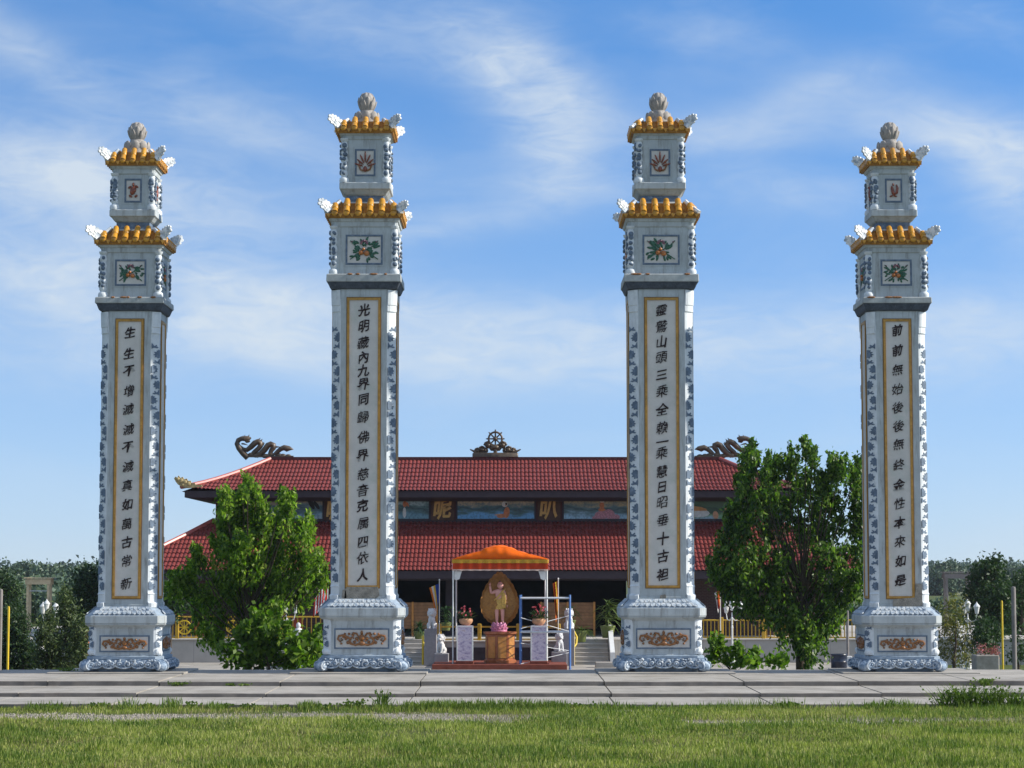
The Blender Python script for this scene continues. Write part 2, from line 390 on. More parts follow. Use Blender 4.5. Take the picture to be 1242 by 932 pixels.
def gate_pillar(cx, spec, label):
    L = spec['L']; Wd = spec['W']
    KN = sorted([(816, 0), (L['cor1'], .05), (L['shaft0']-6, .31), (L['rA0']+4, .31), (L['rA0'], .2), (L['rA1'], .5), (L['lB1'], .45), (L['frB'], .55), (L['rB0'], .38), (L['rB1'], .7), (L['fb'], 1.0), (L['ft'], 1.08)])
    def Yf(y):
        return YP + float(np.interp(y, [k[0] for k in KN], [k[1] for k in KN]))
    Z = lambda y: zat(y, Yf(y)) - spec['zoff']
    root = empty('gate_pillar', (cx, YP + spec['ybase'], 0.035))
    tag(root, label, 'pillar', 'tall inscribed gate pillars')
    rng = random.Random(spec['seed'])
    def H(key): return wpx(Wd[key], L.get(key, 600), Yf(L.get(key, 600))) / 2
    # ---- plinth
    hb = H('foot'); hbody = H('body'); hc = H('cornice'); hs = H('shaft')
    zb1, zf = Z(L['skirt']), Z(L['fillet'])
    zbt, zc0, zc1, zs = Z(L['bodytop']), Z(L['cor0']), Z(L['cor1']), Z(L['shaft0'])
    mb = MB()
    c = .17
    mb.sq([(0.0, hb*.80, c), (zb1*.5, hb*.84, c), (zb1, hbody+.03, c), (zb1+.01, hbody+.06, c), (zf-.02, hbody+.06, c), (zf, hbody+.02, c)])
    core = mb.build('plinth_base', M['midblue'], root)
    mb = MB()
    mb.sq([(zf, hbody+.012, c), (zf+.05, hbody, c), (zbt-.1, hbody-.01, c), (zbt, hbody+.0, c), (zbt+(zc0-zbt)*.35, hbody+.035, c), (zbt+(zc0-zbt)*.38, hbody+.055, c), (zbt+(zc0-zbt)*.75, hbody+.11, c), (zc0-.02, hc-.02, c), (zc0, hc, c), (zc1-.01, hc, c), (zc1, hc-.012, c)])
    plinth = mb.build('plinth', M['blue'], root)
    mb = MB()
    hn = hs + .05
    mb.sq([(zc1, hc-.02, c), (zs-.015, hn+.01, c), (zs, hn, c)])
    top = mb.build('plinth_slope', M['midblue'], root)
    # petals on the slope
    mb = MB()
    for k in range(4):
        mb.M = rotz(k*PI/2)
        n = 13
        for row in range(2):
            for i in range(n):
                t0 = (0.04, .52)[row]; t1 = (.5, .96)[row]
                def sp(u, t):
                    hy = hc-.02 + (hn - hc+.02)*t
                    return (u*(hy-c*.9), -hy-.008, zc1 + (zs-zc1)*t + .012)
                u0 = -1 + (2*i + (0.1 if row == 0 else 1.1))/n; u1 = u0 + 1.75/n
                um = (u0+u1)/2
                if u1 > 1.02: continue
                P = [sp(u0,t1), sp(u1,t1), sp(u1,t0+.25*(t1-t0)), sp(um,t0), sp(u0,t0+.25*(t1-t0))]
                P2 = [(x, y-.010, z+.016) for x, y, z in P]; 
                mb.add(P + P2, [(5,6,7,8,9)] + [(j,(j+1)%5,5+(j+1)%5,5+j) for j in range(5)])
    mb.build('petal_band', M['petal'], top)
    # plinth corner strips with leaf relief, panel, scroll motif
    for k in range(4):
        pc = MB(); rl = MB()
        pc.M = rl.M = rotz(k*PI/2 + PI/4)
        def strip(mbx, prof, w, bulge):
            mbx.loft([[(-w, -d, z), (-w*.55, -d-bulge*.8, z), (0, -d-bulge, z), (w*.55, -d-bulge*.8, z), (w, -d, z), (w, -d+.05, z), (-w, -d+.05, z)] for z, d in prof])
        dd = lambda h: (2*h-c)/math.sqrt(2)
        strip(pc, [(zf+.02, dd(hbody)+.035), (zf+.07, dd(hbody)+.05), (zf+.12, dd(hbody)+.015), (zbt-.05, dd(hbody)+.015), (zbt+.1, dd(hbody)+.03), (zc0-.03, dd(hc)-.03)], .125, .035)
        pc.ell((0, -dd(hbody)-.05, zf+.09), (.11, .07, .085), 10, 7)
        pcb = pc.build('corner_pilaster', M['pilaster'], root)
        leaf_strip(rl, .2, zf+.2, zbt+.12, -dd(hbody)-.048, .27, k % 2)
        rl.build('leaf_relief', M['leafblue'], pcb)
    pz0, pz1 = Z(L['pp0']), Z(L['pp1']); pw = H('pp')
    for k in range(4):
        fr = MB(); fr.M = rotz(k*PI/2); fr.m = 0
        fr.frame(-pw, pw, pz0, pz1, .035, -hbody+.02, -hbody-.012)
        fr.m = 1; fr.box(-pw+.03, pw-.03, -hbody-.004, -hbody+.02, pz0+.03, pz1-.03)
        f = fr.build('plinth_panel', [M['leafblue'], M['panel']], root)
        mo = MB(); mo.M = rotz(k*PI/2)
        motif_scroll(mo, 0, (pz0+pz1)/2, 2*pw*.92, (pz1-pz0)*.84, -hbody-.008, rng)
        mo.build('scroll_relief', [M['glaze_brown'], M['glaze_orange']], f, True)
    # carved skirt: scalloped lobes, curls, scroll feet
    sk = MB(); cu = MB()
    for k in range(4):
        sk.M = cu.M = rotz(k*PI/2)
        edges_ = [-.86, -.52, -.20, .20, .52, .86]
        for i in range(5):
            u0, u1 = edges_[i]*hb, edges_[i+1]*hb; u = (u0+u1)/2; wl = (u1-u0)/2
            sk.ell((u, -hb*.89, zb1*.66), (wl*1.08, .12, zb1*.40), 14, 9)
            for s in (-1, 1):
                pts = []
                r0 = wl*rng.uniform(.42, .58)
                for j in range(13):
                    a = -PI*.5 + j/12*PI*rng.uniform(2.0, 2.3); rr = r0*(1 - j/12*.7)
                    pts.append((u + s*(wl*.52 - rr*math.cos(a)*.9), -hb*.89-.10-.02*(j/12), zb1*(.62+rng.uniform(-.004,.004)) + rr*.8*math.sin(a)))
                cu.tube(pts, [.014+.014*math.sin(PI*(j+1)/14) for j in range(13)], 5)
                sk.ell((u+s*wl*.5, -hb*.89-.10, zb1*.6), (wl*.2, .05, zb1*.12), 8, 6)
            pts = [(u + wl*1.02*math.cos(a), -hb*.89-.07-.05*abs(math.sin(a)), zb1*.60 - zb1*.30*math.sin(a)) for a in [PI*j/10 for j in range(11)]]
            cu.tube(pts, .022, 5)
            for q in range(4):
                cu.ell((u+wl*rng.uniform(-.9,.9), -hb*.90-.085, zb1*rng.uniform(.84,.96)), (wl*rng.uniform(.12,.3), .035, zb1*rng.uniform(.05,.1)), 7, 5, Matrix.Rotation(rng.uniform(-.6,.6), 4, 'Y'))
        for u in edges_[1:-1]:
            cu.tube([(u*hb, -hb*.9-.06, zb1*.92), (u*hb, -hb*.9-.09, zb1*.7), (u*hb+.03, -hb*.9-.05, zb1*.5)], [.03,.035,.01], 6)
        # band above
        sk.box(-hb*.88, hb*.88, -hbody-.10, -hbody+.02, zb1*.80, zb1*.99)
        sk.M = cu.M = rotz(k*PI/2 + PI/4)
        d = (hb*2 - .22)/math.sqrt(2)
        sk.ell((0, -d+.10, zb1*.70), (.19, .16, zb1*.36), 10, 7)
        sk.ell((0, -d-.02, .135), (.17, .17, .14), 12, 8)
        for s in (-1, 1):
            pts = []
            for j in range(15):
                a = j/14*PI*3.2; rr = .125*(1-j/14*.75)
                pts.append((s*(.12+.02*j/14), -d-.06+rr*math.cos(a)*.9 , .14+rr*math.sin(a)))
            cu.tube(pts, .024, 5)
    skirt = sk.build('carved_skirt', M['carveblue'], core, True)
    cu.build('scroll_carving', M['carve'], core, True)

    # ---- shaft
    zt = Z(L['shaft1']); cs = .21 * hs/.77
    mb = MB(); mb.sq([(zs, hs+.02, cs), (zs+.06, hs+.02, cs), (zs+.07, hs, cs), (zt, hs, cs)])
    shaft = mb.build('shaft', M['blue'], root)
    dsh = (2*hs-cs)/math.sqrt(2)
    for k in range(4):
        pc = MB(); rl = MB(); pc.M = rl.M = rotz(k*PI/2 + PI/4)
        w = .148*hs/.77
        def ring(z, d, b): return [(-w, -d, z), (-w*.6, -d-b*.8, z), (0, -d-b, z), (w*.6, -d-b*.8, z), (w, -d, z), (w, -d+.04, z), (-w, -d+.04, z)]
        pc.loft([ring(zs, dsh+.05, .05), ring(zs+.1, dsh+.06, .05), ring(zs+.14, dsh+.02, .03), ring(zs+.3, dsh+.02, .03), ring(zs+.32, dsh+.035, .03), ring(zs+.36, dsh+.012, .02), ring(zt-.56, dsh+.012, .02), ring(zt-.55, dsh+.03, .03), ring(zt-.40, dsh+.03, .03), ring(zt-.39, dsh+.045, .03), ring(zt-.02, dsh+.06, .03)])
        p = pc.build('corner_pilaster', M['pilaster'], root)
        leaf_strip(rl, w*1.8, zs+.42, zt-.6, -dsh-.028, .42*spec['pitch'], k % 2)
        rl.build('leaf_relief', M['leafblue'], p)
    pw = H('sp'); z0, z1 = Z(L['sp0']), Z(L['sp1'])
    for k in range(4):
        fr = MB(); fr.M = rotz(k*PI/2)
        fr.m = 0; fr.frame(-pw, pw, z0, z1, .055, -hs+.01, -hs-.03)
        fr.m = 1; fr.frame(-pw-.02, pw+.02, z0-.02, z1+.02, .02, -hs+.01, -hs-.012)
        fr.m = 2; fr.box(-pw+.05, pw-.05, -hs-.006, -hs+.02, z0+.05, z1-.05)
        f = fr.build('inscription_panel', [M['gold'], M['frameedge'], M['panel']], root)
        if k == 0:
            tx = MB()
            for ch, y in zip(spec['text'], spec['ty']):
                vs, fs = text_polys(ch, spec['csize'], 0.006 if ch in '生不古光明內九同人四山三全一日十袒本如是金前克界' else 0.001, 0.008)
                a = rng.uniform(-.05, .05)
                zc = Z(y)
                out = []
                for (x, yy, d) in vs:
                    x2 = x*.92 + .05*yy + .012*math.sin(yy*17+x*9)
                    z2 = yy + .16*x + .010*math.sin(x*21+yy*11)
                    hsh = math.sin(round(x*400)*12.9898 + round(yy*400)*78.233)*43758.5453; hsh -= math.floor(hsh)
                    x2 += (hsh-.5)*.011; z2 += (math.fmod(hsh*7.3, 1)-.5)*.011
                    out.append((x2 + a*.2, -hs-.0075-(d+.008), zc + z2))
                tx.add(out, fs)
            tx.build('brush_inscription', M['ink'], f)
    if spec['patch']:
        pt = MB()
        for poly in spec['patch']:
            pt.plate([(wpx(a, 700, YP), Z(b)) for a, b in poly], -hs+.01, -hs-.036)
        pt.build('bare_mortar_patch', M['bare'], shaft)

    # ---- cap: dark cove and ledge
    zl0, zl1 = Z(L['led0']), Z(L['led1']); hl = H('ledge')
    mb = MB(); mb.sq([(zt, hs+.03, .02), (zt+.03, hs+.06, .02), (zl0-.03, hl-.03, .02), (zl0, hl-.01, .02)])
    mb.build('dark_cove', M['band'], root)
    mb = MB(); mb.sq([(zl0, hl, .015), (zl0+.02, hl+.006, .015), (zl1-.02, hl, .015), (zl1, hl-.02, .015)])
    led = mb.build('cap_ledge', M['ledge'], root)
    mb = MB()
    for _ in range(5):
        u = rng.uniform(-.8, .8)*hl; a = rng.uniform(.04, .13)
        mb.ell((u, -hl+.02, zl1-.01), (a, .05, .03), 7, 5)
    mb.build('broken_edge', M['rust'], led)

    # ---- two tiers
    def tier(bot, topz, ev, hbx, rfkey, z_t0, z_t1, he, ht, ncol, pnl, kind, broken):
        mb = MB(); cc = .05
        fz = Z(ev)                       # frieze bottom
        mb.sq([(bot, hbx, cc), (fz, hbx, cc), (fz+.02, hbx+.03, cc), (fz+(z_t0-fz)*.5, hbx+.045, cc), (fz+(z_t0-fz)*.55, hbx+.075, cc), (z_t0-.03, he-.05, .02), (z_t0-.02, he-.02, .02)])
        tr = mb.build('tier', M['blue'], root)
        for k in range(4):
            cl = MB(); cl.M = rotz(k*PI/2+PI/4); d = (hbx-.035)*math.sqrt(2)
            carved_column(cl, 0, -d-.02, bot, fz+.03, .085)
            c_ = cl.build('carved_column', M['pilaster'], root, True)
            bl = MB(); bl.M = cl.M
            nn = 7
            for i in range(nn):
                zz = bot + .2 + (fz-bot-.3)*(i+.5)/nn
                for s in (-1, 1):
                    a = s*R(rng.uniform(38, 62))
                    bl.ell((math.sin(a)*.088, -d-.02-math.cos(a)*.088, zz+rng.uniform(-.03,.03)), (rng.uniform(.045,.07), .035, rng.uniform(.035,.075)), 7, 5, Matrix.Rotation(a, 4, 'Z') @ Matrix.Rotation(R(rng.uniform(-50,50)), 4, 'Y'))
                if i % 2: bl.ell((rng.uniform(-.04,.04), -d-.112, zz), (.03, .025, .05), 7, 5, Matrix.Rotation(R(rng.uniform(-50,50)), 4, 'Y'))
            bl.build('leaf_relief', M['leafblue'], c_, True)
        x1, a0, a1 = pnl
        for k in range(4):
            fr = MB(); fr.M = rotz(k*PI/2)
            fr.m = 0; fr.frame(-x1, x1, a0, a1, .045, -hbx+.02, -hbx-.02)
            fr.m = 1; fr.box(-x1+.04, x1-.04, -hbx-.006, -hbx+.02, a0+.04, a1-.04)
            fr.m = 2; fr.frame(-x1-.04, x1+.04, a0-.04, a1+.04, .04, -hbx+.02, -hbx-.008)
            f = fr.build('relief_panel', [M['leafblue'], M['panel'], M['blue']], root)
            mo = MB(); mo.M = rotz(k*PI/2)
            if kind == 'fruit':
                motif_fruit(mo, 0, (a0+a1)/2, (2*x1-.1)*.92, (a1-a0-.1)*.92, -hbx-.01, rng)
                mo.build('fruit_relief', [M['glaze_green'], M['glaze_orange'], M['glaze_mauve']], f, True)
            else:
                motif_crest(mo, 0, (a0+a1)/2, (2*x1-.1), (a1-a0-.1), -hbx-.01, kind, rng)
                mo.build('crest_relief', [M['glaze_red'], M['glaze_brown']], f, True)
        roof_tier(root, z_t0, z_t1, he, ht, ncol, broken)
        return tr
    zr0, zr1 = Z(L['rA0']), Z(L['rA1'])
    tier(zl1, 0, L['frA'], H('tA'), 'rA', zr0, zr1, H('rA'), H('rAt'), 6, (H('pA'), Z(L['pA0']), Z(L['pA1'])), 'fruit', spec['brokenA'])
    zn0, zn1 = zr1, Z(L['nk1'])
    mb = MB(); hn_ = H('neck')
    mb.m = 1; mb.sq([(zr1-.02, H('rAt')-.02, .02), (zr1+.05, hn_+.05, .02)])
    mb.m = 0; mb.sq([(zr1+.05, hn_, .02), (zn1, hn_, .02)])
    mb.build('neck', [M['leafblue'], M['blue']], root)
    zB0 = Z(L['lB1']); hlB = H('lB')
    mb = MB(); mb.sq([(zn1, hn_+.01, .02), (zn1+.03, hn_+.05, .02), (Z(L['lB0'])-.03, hlB-.04, .02), (Z(L['lB0']), hlB, .02), (zB0-.02, hlB, .02), (zB0, hlB-.02, .02)])
    mb.build('upper_ledge', M['blue'], root)
    zr0, zr1 = Z(L['rB0']), Z(L['rB1'])
    tier(zB0, 0, L['frB'], H('tB'), 'rB', zr0, zr1, H('rB'), H('rBt'), 5, (H('pB'), Z(L['pB0']), Z(L['pB1'])), spec['crest'], spec['brokenB'])
    # ---- lotus bud finial
    f0, f1, f2 = zr1-.03, Z(L['fb']), Z(L['ft']); rb = wpx(11.8, 130, YP)
    mb = MB(); mb.lathe([(H('rBt')*.98, f0), (H('rBt')*.9, f0+.09), (H('fin')*1.02, f0+.10), (H('fin')*.98, f0+(f1-f0)*.45), (H('fin')*.72, f0+(f1-f0)*.85), (H('fin')*.58, f1), (H('fin')*.55, f1+.06)], n=16)
    for k in range(8):
        a = k*PI/4
        mb.ell((math.cos(a)*H('fin')*.92, math.sin(a)*H('fin')*.92, f0+.08+(f1-f0)*.40), (.115, .05, (f1-f0)*.42), 8, 6, rotz(a+PI/2))
    fb = mb.build('finial_base', M['stone'], root, True)
    zc = f1 + (f2-f1)*.47; hh = (f2-f1)*.53
    mb = MB()
    rr_ = rb*.84
    mb.lathe([(rr_*math.cos(a)**.9 if math.cos(a) > 0 else 0, zc + hh*.93*math.sin(a)) for a in [-PI/2*.98 + PI*.98*i/14 for i in range(15)]], n=20)
    for (row, off, e0, e1, fl) in ((0, 0, -70, 8, .20), (1, .5, -45, 30, .17), (2, 0, -10, 62, .12), (3, .5, 25, 86, .05)):
        npet = 7 if row < 3 else 5
        for k in range(npet):
            th0 = 2*PI*(k+off)/npet
            def sp(u, t, lift):
                e = R(e0 + (e1-e0)*t); wd = (PI/npet)*1.12*math.sqrt(max(0, 1-t**2.6))*math.cos(R(max(-60, e0)+ (min(e1,60)-max(-60,e0))*t*0))
                th = th0 + u*wd
                r = rr_*(1.03 + .02*(3-row) + fl*t**2.2) * (1+lift)*(1-.06*abs(u)**2)
                return (r*math.cos(e)*math.cos(th), r*math.cos(e)*math.sin(th), zc + hh*.93*math.sin(e)*(1.03+.02*(3-row)+fl*.35*t**2))
            nu, nt_ = 4, 6
            vs = [sp(-1+2*i/nu, j/nt_, .0) for j in range(nt_+1) for i in range(nu+1)] + [sp(-1+2*i/nu, j/nt_, -.05) for j in range(nt_+1) for i in range(nu+1)]
            N_ = (nu+1)*(nt_+1); fs = []
            for j in range(nt_):
                for i in range(nu):
                    a = j*(nu+1)+i; q = (a, a+1, a+nu+2, a+nu+1); fs.append(q); fs.append(tuple(x+N_ for x in q[::-1]))
            for j in range(nt_):
                for i in (0, nu):
                    a = j*(nu+1)+i; fs.append((a, a+nu+1, a+nu+1+N_, a+N_))
            mb.add(vs, fs)
    mb.build('lotus_bud', M['stone'], root, True)
    return root

INNER = dict(L=dict(skirt=799, fillet=795, bodytop=754, cor0=747, cor1=737.5, shaft0=727.5, pp0=787.5, pp1=762.5, shaft1=351, sp0=713, sp1=361.5,
                    led0=342.5, led1=333, frA=276, rA0=262.5, rA1=247, pA0=321.5, pA1=285, nk1=236.5, lB0=229, lB1=221, frB=170, rB0=159, rB1=148, pB0=213.5, pB1=181, fb=137, ft=112,
                    foot=816, body=770, cornice=742, shaft=600, pp=775, sp=600, ledge=338, tA=300, rA=262, rAt=247, pA=300, neck=240, lB=225, tB=195, rB=159, rBt=148, pB=195, fin=142),
             W=dict(foot=106, body=93, cornice=105, shaft=77, pp=67, sp=40.5, ledge=90, tA=76, rA=92, rAt=60, pA=45, neck=46, lB=62, tB=53, rB=70, rBt=42, pB=25, fin=29),
             ybase=1.08, pitch=1.0, csize=.32)
OUTER = dict(L=dict(skirt=800.5, fillet=796, bodytop=763, cor0=756, cor1=747, shaft0=737, pp0=791.5, pp1=771, shaft1=377.5, sp0=726, sp1=387.5,
                    led0=368.5, led1=361, frA=307, rA0=294.5, rA1=280, pA0=347, pA1=315, nk1=269, lB0=262, lB1=254, frB=212, rB0=198.5, rB1=185.5, pB0=245.5, pB1=217, fb=173, ft=148.5,
                    foot=816, body=780, cornice=750, shaft=600, pp=780, sp=600, ledge=365, tA=330, rA=294, rAt=280, pA=330, neck=272, lB=258, tB=230, rB=198, rBt=186, pB=230, fin=178),
             W=dict(foot=99, body=87, cornice=98, shaft=70, pp=61, sp=33.5, ledge=83, tA=69, rA=85, rAt=52, pA=38, neck=41, lB=56, tB=47, rB=64, rBt=38, pB=21, fin=30),
             ybase=1.02, pitch=.9, csize=.295)
TY1 = [403.6,429,449.6,474,496.5,521,542,566,589,612,635.7,658,680.6,708]
TY2 = [376.5,396,416,433.7,450,466,484.7,506,530.6,552.4,575,595,613.7,635,657.5,677,698]
TY3 = [376.5,396,415,433.7,455,474.5,497,519,536,549.4,572,591,609.6,631,653.5,675,697]
TY4 = [400.6,425,448.6,472,494.5,517,539,564,588,611,634,657,680.6,704]
def spec(base, **k):
    d = dict(base); d.update(k); d.setdefault('zoff', .035); return d
gate_pillar(xat(150.5, 816, 56.15), spec(OUTER, text='生生不增滅滅不減真如萬古常新', ty=TY1, seed=1, patch=None, brokenA=(), brokenB=(), crest='beast'),
            'shorter pillar at the far left with a crouching brown beast on its top panel')
gate_pillar(xat(438.5, 816, 56.15), spec(INNER, text='光明藏內九界同歸佛界慈音克属四依人', ty=TY2, seed=2, patch=[[(-19,712),(19,712),(21,722),(17,726),(-22,726),(-21,718)],[(-24,716),(-20,714),(-19,727),(-25,727)]], brokenA=(), brokenB=(), crest='fan'),
            'tall pillar with all roof corners whole and bare mortar under its inscription panel')
gate_pillar(xat(805.0, 816, 56.15), spec(INNER, text='靈鷲山頭三乘全賴一乘慧日昭垂十古袒', ty=TY3, seed=3, patch=[[(-3,722),(3,721),(4,726),(-4,726)]], brokenA=(0, 1), brokenB=(3, 2), crest='fan'),
            'tall pillar with broken roof corners, standing right of the scaffold')
gate_pillar(xat(1095.0, 816, 56.15), spec(OUTER, text='前前無始後後無終金性本來如是', ty=TY4, seed=4, patch=[[(-9,727),(17,725),(19,708),(26,708),(26,736),(-10,736)]], brokenA=(), brokenB=(), crest='bird'),
            'shorter pillar at the far right with bare mortar at the lower right of its shaft')
# ------------------------------------------------------------------ temple hall
M['rooftile'] = mat('red_metal_roof_tile', (0.172, 0.031, 0.026), 0.68, 3.2, 0.32, (0.13, 0.032, 0.03), 0.55, True, 0.15, 30, spec=0.25)
M['roofcap'] = mat('red_ridge_cap', (0.36, 0.085, 0.07), 0.4, 3, 0.15, bump=0.05, spec=0.5)
M['fascia'] = mat('dark_plum_fascia', (0.045, 0.032, 0.04), 0.6, 3, 0.2, bump=0.1)
M['wallred'] = mat('maroon_wall', (0.085, 0.022, 0.022), 0.8, 2, 0.2, bump=0.2)
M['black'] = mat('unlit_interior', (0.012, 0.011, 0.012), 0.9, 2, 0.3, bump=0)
M['bronze'] = mat('dark_bronze_ornament', (0.075, 0.05, 0.03), 0.45, 4, 0.6, (0.24, 0.14, 0.05), 0.7, False, 0.2, 20, spec=0.5)
M['paleorn'] = mat('pale_gold_ornament', (0.42, 0.32, 0.15), 0.6, 8, 0.4, (0.12, 0.10, 0.06), 0.6, False, 0.3, 20)
M['glyphgold'] = mat('gilt_lettering', (0.62, 0.33, 0.07), 0.4, 8, 0.25, bump=0.1, spec=0.5)
M['glyphboard'] = mat('brown_board', (0.095, 0.045, 0.03), 0.7, 3, 0.4, bump=0.1)
def brick_mat(name, c1, c2, mortar, scale, w=.5, h=.25):
    m, nt, b, out = new_mat(name)
    tc = nt.nodes.new('ShaderNodeTexCoord'); mp = nt.nodes.new('ShaderNodeMapping'); mp.inputs['Rotation'].default_value = (R(90), 0, 0)
    br = nt.nodes.new('ShaderNodeTexBrick'); br.inputs['Scale'].default_value = scale
    br.inputs['Color1'].default_value = (*c1, 1); br.inputs['Color2'].default_value = (*c2, 1); br.inputs['Mortar'].default_value = (*mortar, 1)
    br.inputs['Mortar Size'].default_value = .012; br.inputs['Brick Width'].default_value = w; br.inputs['Row Height'].default_value = h
    nt.links.new(tc.outputs['Object'], mp.inputs[0]); nt.links.new(mp.outputs[0], br.inputs[0])
    c = mixc(nt, ramp(nt, noise(nt, 1.5, 6), [(.4, (0,)*3), (.75, (.5,)*3)]), br.outputs[0], tuple(x*.6 for x in c1))
    nt.links.new(c, b.inputs['Base Color']); b.inputs['Roughness'].default_value = .9
    bp = nt.nodes.new('ShaderNodeBump'); bp.inputs['Strength'].default_value = .4; bp.inputs['Distance'].default_value = .01
    nt.links.new(br.outputs['Fac'], bp.inputs['Height']); bp.invert = True; nt.links.new(bp.outputs[0], b.inputs['Normal'])
    return m
M['brick'] = brick_mat('plum_brick', (0.10, 0.045, 0.04), (0.075, 0.035, 0.035), (0.12, 0.09, 0.08), 1.0, .22, .075)
M['block'] = brick_mat('grey_concrete_block', (0.42, 0.39, 0.36), (0.38, 0.36, 0.335), (0.27, 0.26, 0.25), 1.0, 1.9, 2.2)

XB = -.85
temple = empty('temple_hall', (0, 0, 0))
tag(temple, 'wide two storey temple hall with red tiled roofs and a painted frieze behind the pillars', 'temple')

def slope(name, half_e, half_r, Ye, ze, Yr, zr, pitch, nrows, conc, upt, parent):
    """front hip slope as relief of barrel tiles in stepped courses"""
    sub = 6; rs = 5
    ncol = int(2*half_e/pitch); nx = ncol*sub; nz = nrows*rs
    xs = np.linspace(-half_e, half_e, nx+1)
    V = []; F_ = []
    ts = []
    for r in range(nrows):
        for q in range(rs): ts.append((r + (q/(rs-1))*0.98, r, q/(rs-1)))
    idx = {}
    slope_len = math.hypot(Yr-Ye, zr-ze); ny, nzv = -(zr-ze)/slope_len, (Yr-Ye)/slope_len
    for a, (tt, r, fr) in enumerate(ts):
        t = tt/nrows
        hb = half_e + (half_r-half_e)*t
        row = []
        for i, x in enumerate(xs):
            xc = max(-hb, min(hb, x))
            y = Ye + (Yr-Ye)*t; z = ze + (zr-ze)*(t*(1-conc) + conc*t*t)
            e = max(0, abs(xc) - (half_e-4.0))/4.0
            z += upt*e*e*(1-t)**2
            ph = (i % sub)/sub
            bump = .055*abs(math.sin(PI*ph))**.7 + .05*(1-fr)
            y += ny*bump; z += nzv*bump
            V.append((XB+xc, y, z))
    w = nx+1
    for a in range(len(ts)-1):
        t = ts[a][0]/nrows; hb = half_e + (half_r-half_e)*t
        for i in range(nx):
            if min(abs(xs[i]), abs(xs[i+1])) >= hb: continue
            F_.append((a*w+i, a*w+i+1, (a+1)*w+i+1, (a+1)*w+i))
    me = bpy.data.meshes.new(name); me.from_pydata(V, [], F_); me.materials.append(M['rooftile']); me.update()
    o = bpy.data.objects.new(name, me); COL.objects.link(o); o.parent = parent
    return o
YUe, YUr, YUw = 110.5, 116.0, 112.3
zUe, zUr = zat(596.5, YUe), zat(558.5, YUr)
hUe, hUr = 14.95, 11.25
zsoff = zat(604, YUe)
YBack = YUr + (YUr - YUe)
up = MB()
up.add([(XB-hUe, YUe, zUe), (XB-hUe, YBack, zUe), (XB-hUr, YUr, zUr), (XB+hUe, YUe, zUe), (XB+hUe, YBack, zUe), (XB+hUr, YUr, zUr)], [(0,1,2),(3,5,4),(1,4,5,2)])
uroof = up.build('upper_roof', M['rooftile'], temple)
slope('upper_roof_slope', hUe, hUr, YUe, zUe, YUr, zUr, .192, 8, .22, .14, uroof)
cap = MB()
for s in (-1, 1):
    pts = []
    for k in range(9):
        t = k/8; e = max(0, (hUe+(hUr-hUe)*t)-(hUe-4.0))/4.0
        pts.append((XB+s*(hUe+.02+(hUr-hUe)*t), YUe-.03+(YUr-YUe)*t, zUe+.09+(zUr-zUe)*(t*.78+.22*t*t)+.14*e*e*(1-t)**2))
    cap.tube(pts, .11, 8)
    cap.build('hip_cap', M['roofcap'], uroof); cap = MB()
    cap.tube([(XB+s*hUe, YBack, zUe+.05), (XB+s*hUr, YUr, zUr+.05)], .11, 8)
    cap.build('hip_cap', M['roofcap'], uroof); cap = MB()
cap = MB(); cap.box(XB-hUr, XB+hUr, YUr-.16, YUr+.16, zUr-.1, zUr+.16); cap.build('ridge_cap', M['wallred'], uroof)
fa = MB()
fa.loft([MB.cring(XB, YUr, hUe-.12, (YBack-YUe)/2-.10, .02, zUe+.04), MB.cring(XB, YUr, hUe-.12, (YBack-YUe)/2-.10, .02, zsoff+.02), MB.cring(XB, YUr, hUe-1.2, (YBack-YUe)/2-1.2, .02, zsoff-.12)])
fa.build('upper_fascia', M['fascia'], temple)
# lower roof
YLe = 106.6; zLe = zat(693.5, YLe); zLt = zat(633, YUw); hLe, hLt = 17.65, 13.62
YLb = 2*YUr - YLe
lo = MB()
lo.add([(XB-hLe, YLe, zLe), (XB-hLe, YLb, zLe), (XB-hLt, YLb-5.7, zLt), (XB-hLt, YUw, zLt), (XB+hLe, YLe, zLe), (XB+hLe, YLb, zLe), (XB+hLt, YLb-5.7, zLt), (XB+hLt, YUw, zLt)], [(0,1,2,3),(4,7,6,5),(1,5,6,2)])
lroof = lo.build('lower_roof', M['rooftile'], temple)
slope('lower_roof_slope', hLe, hLt, YLe, zLe, YUw, zLt, .192, 11, .12, .12, lroof)
cap = MB()
for s in (-1, 1):
    cap.tube([(XB+s*(hLe+.02+(hLt-hLe)*t), YLe-.02+(YUw-YLe)*t, zLe+.08+(zLt-zLe)*(t*.88+.12*t*t)+.12*max(0, 1-t*1.0)**4) for t in (0,.12,.25,.5,.75,1)], .11, 8)
    cap.build('hip_cap', M['roofcap'], lroof); cap = MB()
fa = MB()
zls = zat(702, YLe)
fa.loft([MB.cring(XB, YUr, hLe-.12, (YLb-YLe)/2-.10, .02, zLe+.03), MB.cring(XB, YUr, hLe-.12, (YLb-YLe)/2-.10, .02, zls), MB.cring(XB, YUr, hLe-1.3, (YLb-YLe)/2-1.3, .02, zls-.1)])
fa.build('lower_fascia', M['fascia'], temple)
# upper wall with frieze
uw = MB(); uw.box(XB-13.55, XB+13.55, YUw, 2*YUr-YUw, zLt-.9, zsoff)
uwall = uw.build('upper_wall', M['wallred'], temple)
zm0, zm1 = zat(631.5, YUw), zat(604.3, YUw)
tr = MB(); tr.box(XB-13.55, XB+13.55, YUw-.10, YUw-.002, zm0-.12, zm0-.01)
tr.build('frieze_rail', M['fascia'], uwall)

